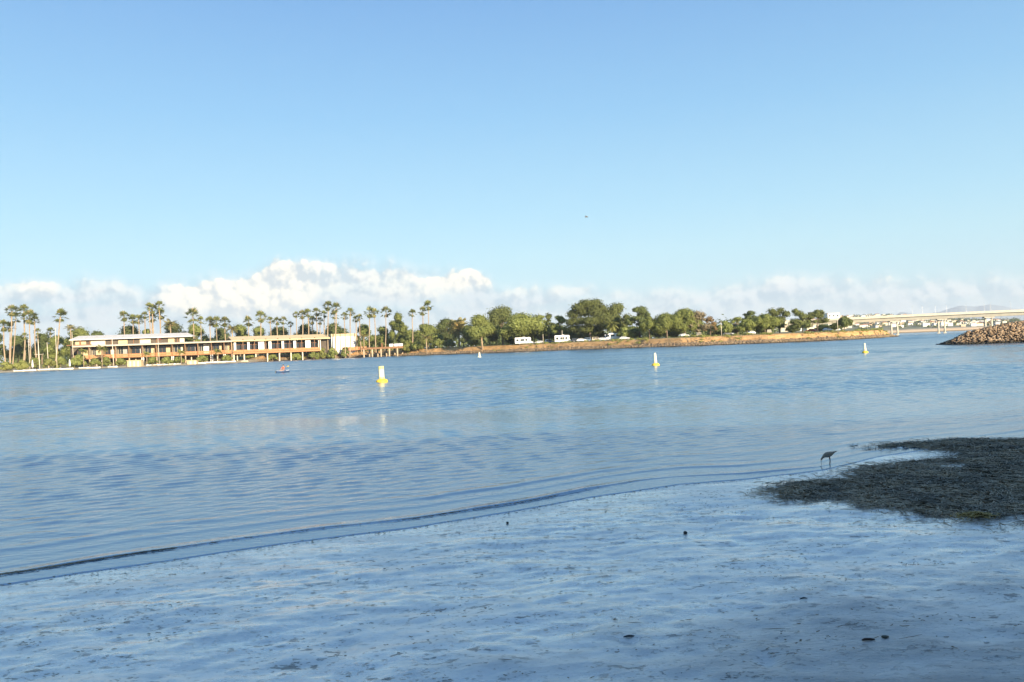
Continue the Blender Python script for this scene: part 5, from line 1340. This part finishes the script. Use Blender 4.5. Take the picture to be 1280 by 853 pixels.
for sgn in (1, -1):
    hb_ = (.10, .24, .66) if sgn > 0 else (.06, -.26, .56)
    hv = [hb_]; he = []; hr_ = [.032]
    for f_ in range(5):
        a = (f_ - 2) * .016; base_ = (hb_[0] + .035, hb_[1] + a, hb_[2]); tip = (hb_[0] + .055, hb_[1] + a, hb_[2] - .04 - .005 * (2 - abs(f_ - 2)))
        k = len(hv); hv += [base_, tip]; he += [(0, k), (k, k + 1)]; hr_ += [.009, .008]
    skin_body('hand', hv, he, hr_, 0, [skinm], per, 1)
pd = thing('kayak_paddle', 'two-bladed paddle held across the kayak', 'paddle', (kp.x, kp.y, -.07), KRZ)
MB().tube([(.18, .95, .92), (.09, -.02, .58), (.02, -.9, .28)], .016, 8).build('shaft', greyst, pd)
for (x, y, z, s) in ((.2, 1.12, .98, 1), (.0, -1.06, .22, -1)):
    MB().add([(x - .02, y - .2 * s, z - .07 * s - .02), (x + .02, y - .2 * s, z - .07 * s + .02), (x + .05, y, z + .07), (x, y + .16 * s, z + .04 * s + .05), (x - .05, y + .16 * s, z + .04 * s - .05), (x - .05, y, z - .07)], [(0, 1, 2, 3, 4, 5)]).build('blade', yel, pd)

# ------------------------------------------------------------------ shorebird
bp_ = on_sand(1036, 582.5)
BS = bp_.y / FPX        # metres per photo pixel at the bird
bird = MB()
bup = material('brown_plumage', (0.42, 0.33, 0.24), 0.9, 0.4, 40.0, bump=.3); bbel = material('buff_plumage', (0.55, 0.45, 0.34), 0.9, 0.3, 40.0); bbill = material('dark_bill', (0.06, 0.045, 0.04), 0.6, 0.2, 20.0)
# rings along the body: (x, z of the centre, half height, half width) in cm, x to the viewer's right; tail first
ringsB = [(15.5, 24.2, .25, .6), (12.5, 23.6, .8, 1.6), (9, 22.0, 1.9, 2.9), (5, 20.0, 3.7, 4.2), (1, 18.6, 5.0, 4.9), (-3, 17.8, 4.9, 4.7), (-6.2, 16.4, 3.6, 3.7), (-8.6, 14.4, 2.3, 2.5), (-10.2, 12.6, 1.7, 1.8), (-11.2, 11.4, 1.75, 1.7), (-12.1, 10.2, 1.55, 1.5), (-12.6, 9.0, .9, .9), (-12.75, 8.0, .42, .45), (-12.6, 5.0, .32, .32), (-12.2, 2.2, .25, .25), (-11.9, -.6, .12, .12)]
vs = []; fs = []; nn = 14
for i, (x, z, hh, ww) in enumerate(ringsB):
    a = ringsB[max(i - 1, 0)]; c = ringsB[min(i + 1, len(ringsB) - 1)]; d = Vector((c[0] - a[0], 0, c[1] - a[1])).normalized(); nrm = Vector((-d.z, 0, d.x))
    if nrm.z < 0 and abs(nrm.z) > .3: nrm = -nrm
    if i >= 8: nrm = Vector((-d.z, 0, d.x)) * (1 if Vector((-d.z, 0, d.x)).x < 0 else -1)
    for k in range(nn):
        th = 2 * math.pi * k / nn; v = Vector((x, 0, z)) + nrm * (hh * math.cos(th)) + Vector((0, 1, 0)) * (ww * math.sin(th)); vs.append(v * .01)
for i in range(len(ringsB) - 1):
    for k in range(nn): q = (k + 1) % nn; fs.append((i * nn + k, i * nn + q, (i + 1) * nn + q, (i + 1) * nn + k))
fs.append(tuple(range(nn))); fs.append(tuple((len(ringsB) - 1) * nn + k for k in range(nn - 1, -1, -1)))
bird.add(vs, fs)
bird.m = []
for i in range(len(ringsB) - 1):
    for k in range(nn): bird.m.append(2 if i >= 12 else (1 if 4 <= k <= 9 and i < 8 else 0))
bird.m += [0, 2]
bird.mi = 0      # folded wings lie along the flanks
for s in (-1, 1):
    W_ = [(-5, 19.5, 4.3), (-1, 21.0, 5.2), (5, 21.5, 4.6), (11, 23.0, 2.4), (15.8, 24.6, .5), (11, 21.8, 2.3), (5, 18.9, 4.7), (0, 17.2, 5.3), (-4, 17.2, 4.7)]
    bird.add([(x * .01, s * y * .01, z * .01) for x, z, y in W_], [tuple(range(9)) if s < 0 else tuple(range(8, -1, -1))])
bird.mi = 2
for s, dx in ((-1, .8), (1, 2.6)):
    bird.tube([((dx) * .01, s * .016, .155), ((dx + .9) * .01, s * .016, .075), ((dx - .2) * .01, s * .016, -.02)], [.0065, .0042, .0035], 7)
    for a in (-.5, 0, .5): bird.tube([((dx - .2) * .01, s * .016, -.012), ((dx - 2.6) * .01, s * .016 + a * .02, -.018)], [.003, .0015], 5)
for s in (-1, 1): bird.lathe([(.001, -.002), (.0028, 0), (.001, .002)], 8, -.116, s * .0165); 
bo = bird.build('shorebird', [bup, bbel, bbill], None, True)
# eyes sit on the head, not at its foot
me = bo.data; nv = len(me.vertices)
for v in list(me.vertices)[nv - 48:]: v.co.z += .112
bo.location = (bp_.x, bp_.y, max(bp_.z, 0.0) + .0); bo.rotation_euler = (0, 0, -.12)
tag(bo, 'brown long-billed shorebird bending down to feed in the shallows', 'bird')

# far bird in flight
fb = at(733.3, 271.3, 85.0); b = MB()
b.tube([(-.16, 0, 0), (-.08, 0, .01), (.02, 0, .01), (.12, 0, 0), (.2, 0, -.01)], [.012, .03, .045, .03, .008], 8)
for s in (-1, 1): b.add([(-.04, s * .03, .02), (.08, s * .03, .02), (.06, s * .2, .08), (.03, s * .38, .02), (-.03, s * .2, .09)], [(0, 1, 2, 3, 4)])
fo = b.build('flying_bird', bup, None, True); fo.location = fb; fo.rotation_euler = (.1, .25, 2.6)
tag(fo, 'tiny dark bird flying high in the clear sky', 'bird')

# ------------------------------------------------------------------ seaweed bank
SWO = [(966, 613), (990, 606), (1006, 602), (1034, 600), (1057, 597), (1073, 591), (1089, 584), (1126, 579.5), (1160, 576.5), (1192, 575), (1200, 569), (1182, 563.5), (1150, 561.5), (1126, 561.5), (1099, 563.5), (1089, 563), (1113, 559), (1166, 554.5), (1206, 552), (1280, 550.5), (1420, 546),
       (1560, 600), (1420, 660), (1330, 652), (1280, 649), (1262, 652), (1240, 651), (1227, 653.5), (1214, 648), (1190, 645), (1168, 644), (1131, 639), (1120, 635), (1100, 634), (1073, 636), (1067, 628), (1033, 624), (986, 625.6), (966, 620)]
SW = np.array([[q.x, q.y] for q in (on_sand(*p) for p in SWO)])
SLIT = np.array([[q.x, q.y] for q in (on_sand(*p) for p in ((1140, 580.5), (1170, 579.5), (1200, 580), (1222, 582), (1195, 585.5), (1155, 584.5)))])
def inside(P, x, y):
    r_ = np.zeros(x.shape, bool); j = len(P) - 1
    for i in range(len(P)):
        c = ((P[i, 1] > y) != (P[j, 1] > y)) & (x < (P[j, 0] - P[i, 0]) * (y - P[i, 1]) / (P[j, 1] - P[i, 1] + 1e-12) + P[i, 0]); r_ ^= c; j = i
    return r_
def edge_dist(P, x, y):
    d = np.full(x.shape, 1e9)
    for i in range(len(P)):
        a = P[i]; b_ = P[(i + 1) % len(P)]; e = b_ - a; tt = np.clip(((x - a[0]) * e[0] + (y - a[1]) * e[1]) / (e @ e), 0, 1)
        d = np.minimum(d, np.hypot(x - a[0] - tt * e[0], y - a[1] - tt * e[1]))
    return d
def weed_sd(x, y):
    s = np.where(inside(SW, x, y), 1, -1) * edge_dist(SW, x, y) + 0.22 * fbm(x * 1.6, y * 2.4, 61, 5, .6) * 2 - .35 * sstep(.10, .26, fbm(x * 1.1, y * 3.2, 69, 4)) * sstep(2.4, .2, edge_dist(SW, x, y)) - 1.2 * sstep(.23, .30, fbm(x * 1.5 + 4, y * 3.0, 68, 4))
    return np.minimum(s, np.where(inside(SLIT, x, y), -1, 1) * edge_dist(SLIT, x, y) + .1 * fbm(x * 4, y * 6, 63, 3))
def weed_z(x, y):
    s = weed_sd(x, y); return sand_z(x, y) * .6 + sstep(0, .8, s) * (0.032 + 0.035 * fbm(x * 1.2, y * 1.8, 65, 3) + .035 * fbm(x * 5, y * 8, 66, 3)) + .004
wm = material('eelgrass', (0.40, 0.285, 0.155), 0.5, 0.5, 1.6, spec=0.5, island=True, col2=(0.075, 0.066, 0.036))
wm2 = material('eelgrass_bed', (0.050, 0.042, 0.026), 0.9, 0.5, 12.0, spec=0.2, bump=.8)
x0, x1, y0, y1 = SW[:, 0].min(), 12.5, SW[:, 1].min(), SW[:, 1].max()
cx_ = np.arange(x0, x1, .045); cy_ = np.arange(y0, y1, .045); WX, WY = np.meshgrid(cx_, cy_)
okc = weed_sd(WX, WY) > 0.0
WZ_ = weed_z(WX, WY) - .012
ff = grid_faces(len(cy_), len(cx_)); okf = okc.ravel()[ff].all(1)
wbed = mesh_np('seaweed_bank', np.stack([WX, WY, WZ_], -1).reshape(-1, 3), ff[okf], 4, wm2, True)
def strands(n, xs, ys, zf, lo, hi, wlo, whi, rg, th0=0.0, ths=3.14, lift=.02):
    th = th0 + rg.uniform(-ths, ths, n); L = rg.uniform(lo, hi, n); cv = rg.normal(0, .5, n); wd_ = rg.uniform(wlo, whi, n)
    V = np.zeros((n, 8, 3)); z = zf(xs, ys) + rg.uniform(0, lift, n) ** 1
    for k in range(4):
        s = (k / 3 - .5) * L; a = th + cv * (k / 3 - .5); px_ = xs + np.cos(a) * s; py_ = ys + np.sin(a) * s
        dz = rg.uniform(-.3, 1, n) * lift * .5
        for j, sg in enumerate((-1, 1)):
            wk = wd_ * (0.5 if k in (1, 2) else .25)
            V[:, k * 2 + j] = np.stack([px_ - np.sin(a) * wk * sg, py_ + np.cos(a) * wk * sg, z + dz + sg * wk * .5], -1)
    F_ = np.concatenate([np.stack([np.arange(n) * 8 + k * 2, np.arange(n) * 8 + k * 2 + 1, np.arange(n) * 8 + k * 2 + 3, np.arange(n) * 8 + k * 2 + 2], 1) for k in range(3)])
    return V.reshape(-1, 3), F_
rg = np.random.RandomState(41)
xs = rg.uniform(x0 - .4, x1, 150000); ys = rg.uniform(y0 - .4, y1 + .3, 150000); s = weed_sd(xs, ys)
keep = (s > 0.03) | ((s > -.45) & (rg.rand(len(xs)) < .34 * np.exp(s * 5.5)))
xs, ys = xs[keep], ys[keep]
V, F_ = strands(len(xs), xs, ys, lambda a, b_: np.maximum(weed_z(a, b_), np.maximum(sand_z(a, b_), .0) + .006), .04, .24, .005, .014, rg, lift=.03)
bv = np.array([v.co for v in wbed.vertices]); bf = ff[okf]
used = np.unique(bf); remap = -np.ones(len(bv), int); remap[used] = np.arange(len(used)); bv = bv[used]; bf = remap[bf]
sw = link('seaweed_bank', mesh_np('seaweed_bank', np.concatenate([bv, V]), np.concatenate([bf, F_ + len(bv)]), 4, wm2)); sw.data.materials.append(wm)
mi = np.zeros(len(sw.data.polygons), np.int32); mi[len(bf):] = 1; sw.data.polygons.foreach_set('material_index', mi)
tag(sw, 'dark mat of washed-up seaweed at the water edge', kind='stuff')

# loose scraps of weed over the sand -------------------------------------
rg = np.random.RandomState(43); n = 7000
xs = rg.uniform(-9, 11.5, n); ys = rg.uniform(4.6, 16.5, n)
m_ = (ys < ysh(xs) - .25) & (weed_sd(xs, ys) < -.1) & (fbm(xs * .8, ys * 1.6, 95, 3) > rg.uniform(-.25, .22, n)); xs, ys = xs[m_], ys[m_]
cl = [(xs, ys)]
for _ in range(3):      # clumped crumbs beside the larger scraps
    k = rg.choice(len(xs), len(xs) // 2); cl.append((xs[k] + rg.normal(0, .10, len(k)), ys[k] + rg.normal(0, .03, len(k))))
xs = np.concatenate([c[0] for c in cl]); ys = np.concatenate([c[1] for c in cl])
V, F_ = strands(len(xs), xs, ys, lambda a, b_: sand_z(a, b_) + .002, .010, .042, .003, .008, rg, 0.12, .55, .009)
n2 = 90; xl = rg.uniform(-8, 10, n2); yl = rg.uniform(4.8, 11, n2); k = yl < ysh(xl) - .4; xl, yl = xl[k], yl[k]
V2, F2 = strands(len(xl), xl, yl, lambda a, b_: sand_z(a, b_) + .003, .08, .22, .003, .006, rg, 0.1, .5, .008)
# line of crumbs left along the wash edge
n3 = 500; xe = rg.uniform(-7, 5, n3); ye = ysh(xe) - np.abs(rg.normal(.12, .07, n3))
V3, F3 = strands(n3, xe, ye, lambda a, b_: sand_z(a, b_) + .002, .012, .05, .004, .01, rg, .35, .5, .01)
sc_o = link('weed_scraps', mesh_np('weed_scraps', np.concatenate([V, V2, V3]), np.concatenate([F_, F2 + len(V), F3 + len(V) + len(V2)]), 4, wm))
tag(sc_o, 'scraps of dark weed strewn over the wet sand', kind='stuff')
# dark weed caught in the small breaking wavelet
n4 = 1300; xe = np.concatenate([rg.uniform(-6.2, -4.2, 700), rg.uniform(-1.6, .6, 400), rg.uniform(-6.0, 2, 200)]); ye = ysh(xe) + twave(xe) + rg.normal(0.03, .012, n4)
V4, F4 = strands(n4, xe, ye, lambda a, b_: 0 * a + .016, .03, .10, .004, .007, rg, .3, .5, .008)
tag(link('floating_weed', mesh_np('floating_weed', V4, F4, 4, wm)), 'line of brown weed carried in the little wave at the shore', kind='stuff')

# single pieces on the sand -------------------------------------------------
def lump(name, label, cat, px, py, sx_, sy_, sz_, m, seed, rz=0.0, sink=.3):
    rg = np.random.RandomState(seed); p = on_sand(px, py); b = MB(); vs = []; fs = []; nr, nc = 7, 12
    for i in range(nr + 1):
        ph = math.pi * i / nr
        for k in range(nc):
            th = 2 * math.pi * k / nc; r_ = 1 + .22 * math.sin(3 * th + seed) * math.sin(ph) + rg.uniform(-.10, .10)
            vs.append((sx_ * r_ * math.sin(ph) * math.cos(th), sy_ * r_ * math.sin(ph) * math.sin(th), sz_ * math.cos(ph)))
    for i in range(nr):
        for k in range(nc): q = (k + 1) % nc; fs.append((i * nc + k, i * nc + q, (i + 1) * nc + q, (i + 1) * nc + k))
    o = b.add(vs, fs).build(name, m, None, True); o.location = (p.x, p.y, p.z + sz_ * (1 - sink)); o.rotation_euler = (0, 0, rz)
    return tag(o, label, cat)
stonem = material('dark_pebble', (0.03, 0.03, 0.028), 0.4, 0.3, 20.0); shellm = material('white_shell', (0.75, 0.73, 0.68), 0.5, 0.15, 30.0)
lump('pebble', 'round black pebble alone on the sand below the weed bank', 'pebble', 856.5, 667.5, .023, .020, .019, stonem, 3)
lump('pebble', 'small dark pebble close to the wash edge', 'pebble', 634.5, 654.8, .018, .016, .016, stonem, 5)
lump('pebble', 'flat dark green pebble right of the driftwood stick', 'pebble', 1106.5, 797.5, .024, .018, .010, material('green_pebble', (0.045, 0.05, 0.035), 0.5, 0.3, 20.0), 7)
lump('shell', 'small white shell lying on the dark sand near the corner', 'shell', 1232.5, 803.5, .018, .014, .007, shellm, 9)
gw = material('golden_weed', (0.42, 0.28, 0.08), 0.7, 0.4, 25.0); rg = np.random.RandomState(47)
p = on_sand(1218, 650); n5 = 420; gx5 = rg.normal(0, .10, n5); gy5 = rg.normal(0, .05, n5)
V5, F5 = strands(n5, gx5, gy5, lambda a, b_: .03 * np.exp(-(a / .12) ** 2 - (b_ / .06) ** 2) + .03, .03, .09, .005, .010, rg, lift=.03)
o = link('weed_clump', mesh_np('weed_clump', V5, F5, 4, gw)); o.location = p; tag(o, 'golden weed clump at the front edge of the seaweed bank', 'seaweed')
p = on_sand(1085, 801)
st = MB().tube([(-.042, 0, .007), (-.02, .003, .010), (.013, 0, .010), (.046, -.004, .008)], [.005, .009, .008, .004], 10).build('driftwood_stick', material('wet_driftwood', (0.06, 0.030, 0.018), 0.6, 0.4, 20.0), None, True)
st.location = p; st.rotation_euler = (0, 0, .1); tag(st, 'short dark reddish stick lying on the sand', 'stick')
for px, py, L_, lab, rz in ((1004.5, 749.5, .034, 'dark curled leaf alone above the driftwood stick', .2), (977, 637, .0, '', 0), (787, 797, .045, 'dark crescent of a small puddled pit low on the sand', .05)):  # second piece is an added dark crescent for a pit, not a leaf
    if not lab: continue
    p = on_sand(px, py); b = MB(); vs = []; fs = []
    for i in range(9):
        s = i / 8; wv = L_ * .28 * math.sin(math.pi * s) ** .8 + .0005
        for k in (-1, 0, 1): vs.append(((s - .5) * 2 * L_, k * wv, .006 + .014 * math.sin(math.pi * s) * (1 if k == 0 else .4) + .003 * k))
    fs = [(i * 3 + k, i * 3 + k + 1, i * 3 + k + 4, i * 3 + k + 3) for i in range(8) for k in (0, 1)]
    o = b.add(vs, fs).build('leaf', stonem, None, True); o.location = p; o.rotation_euler = (0, 0, rz); tag(o, lab, 'leaf')
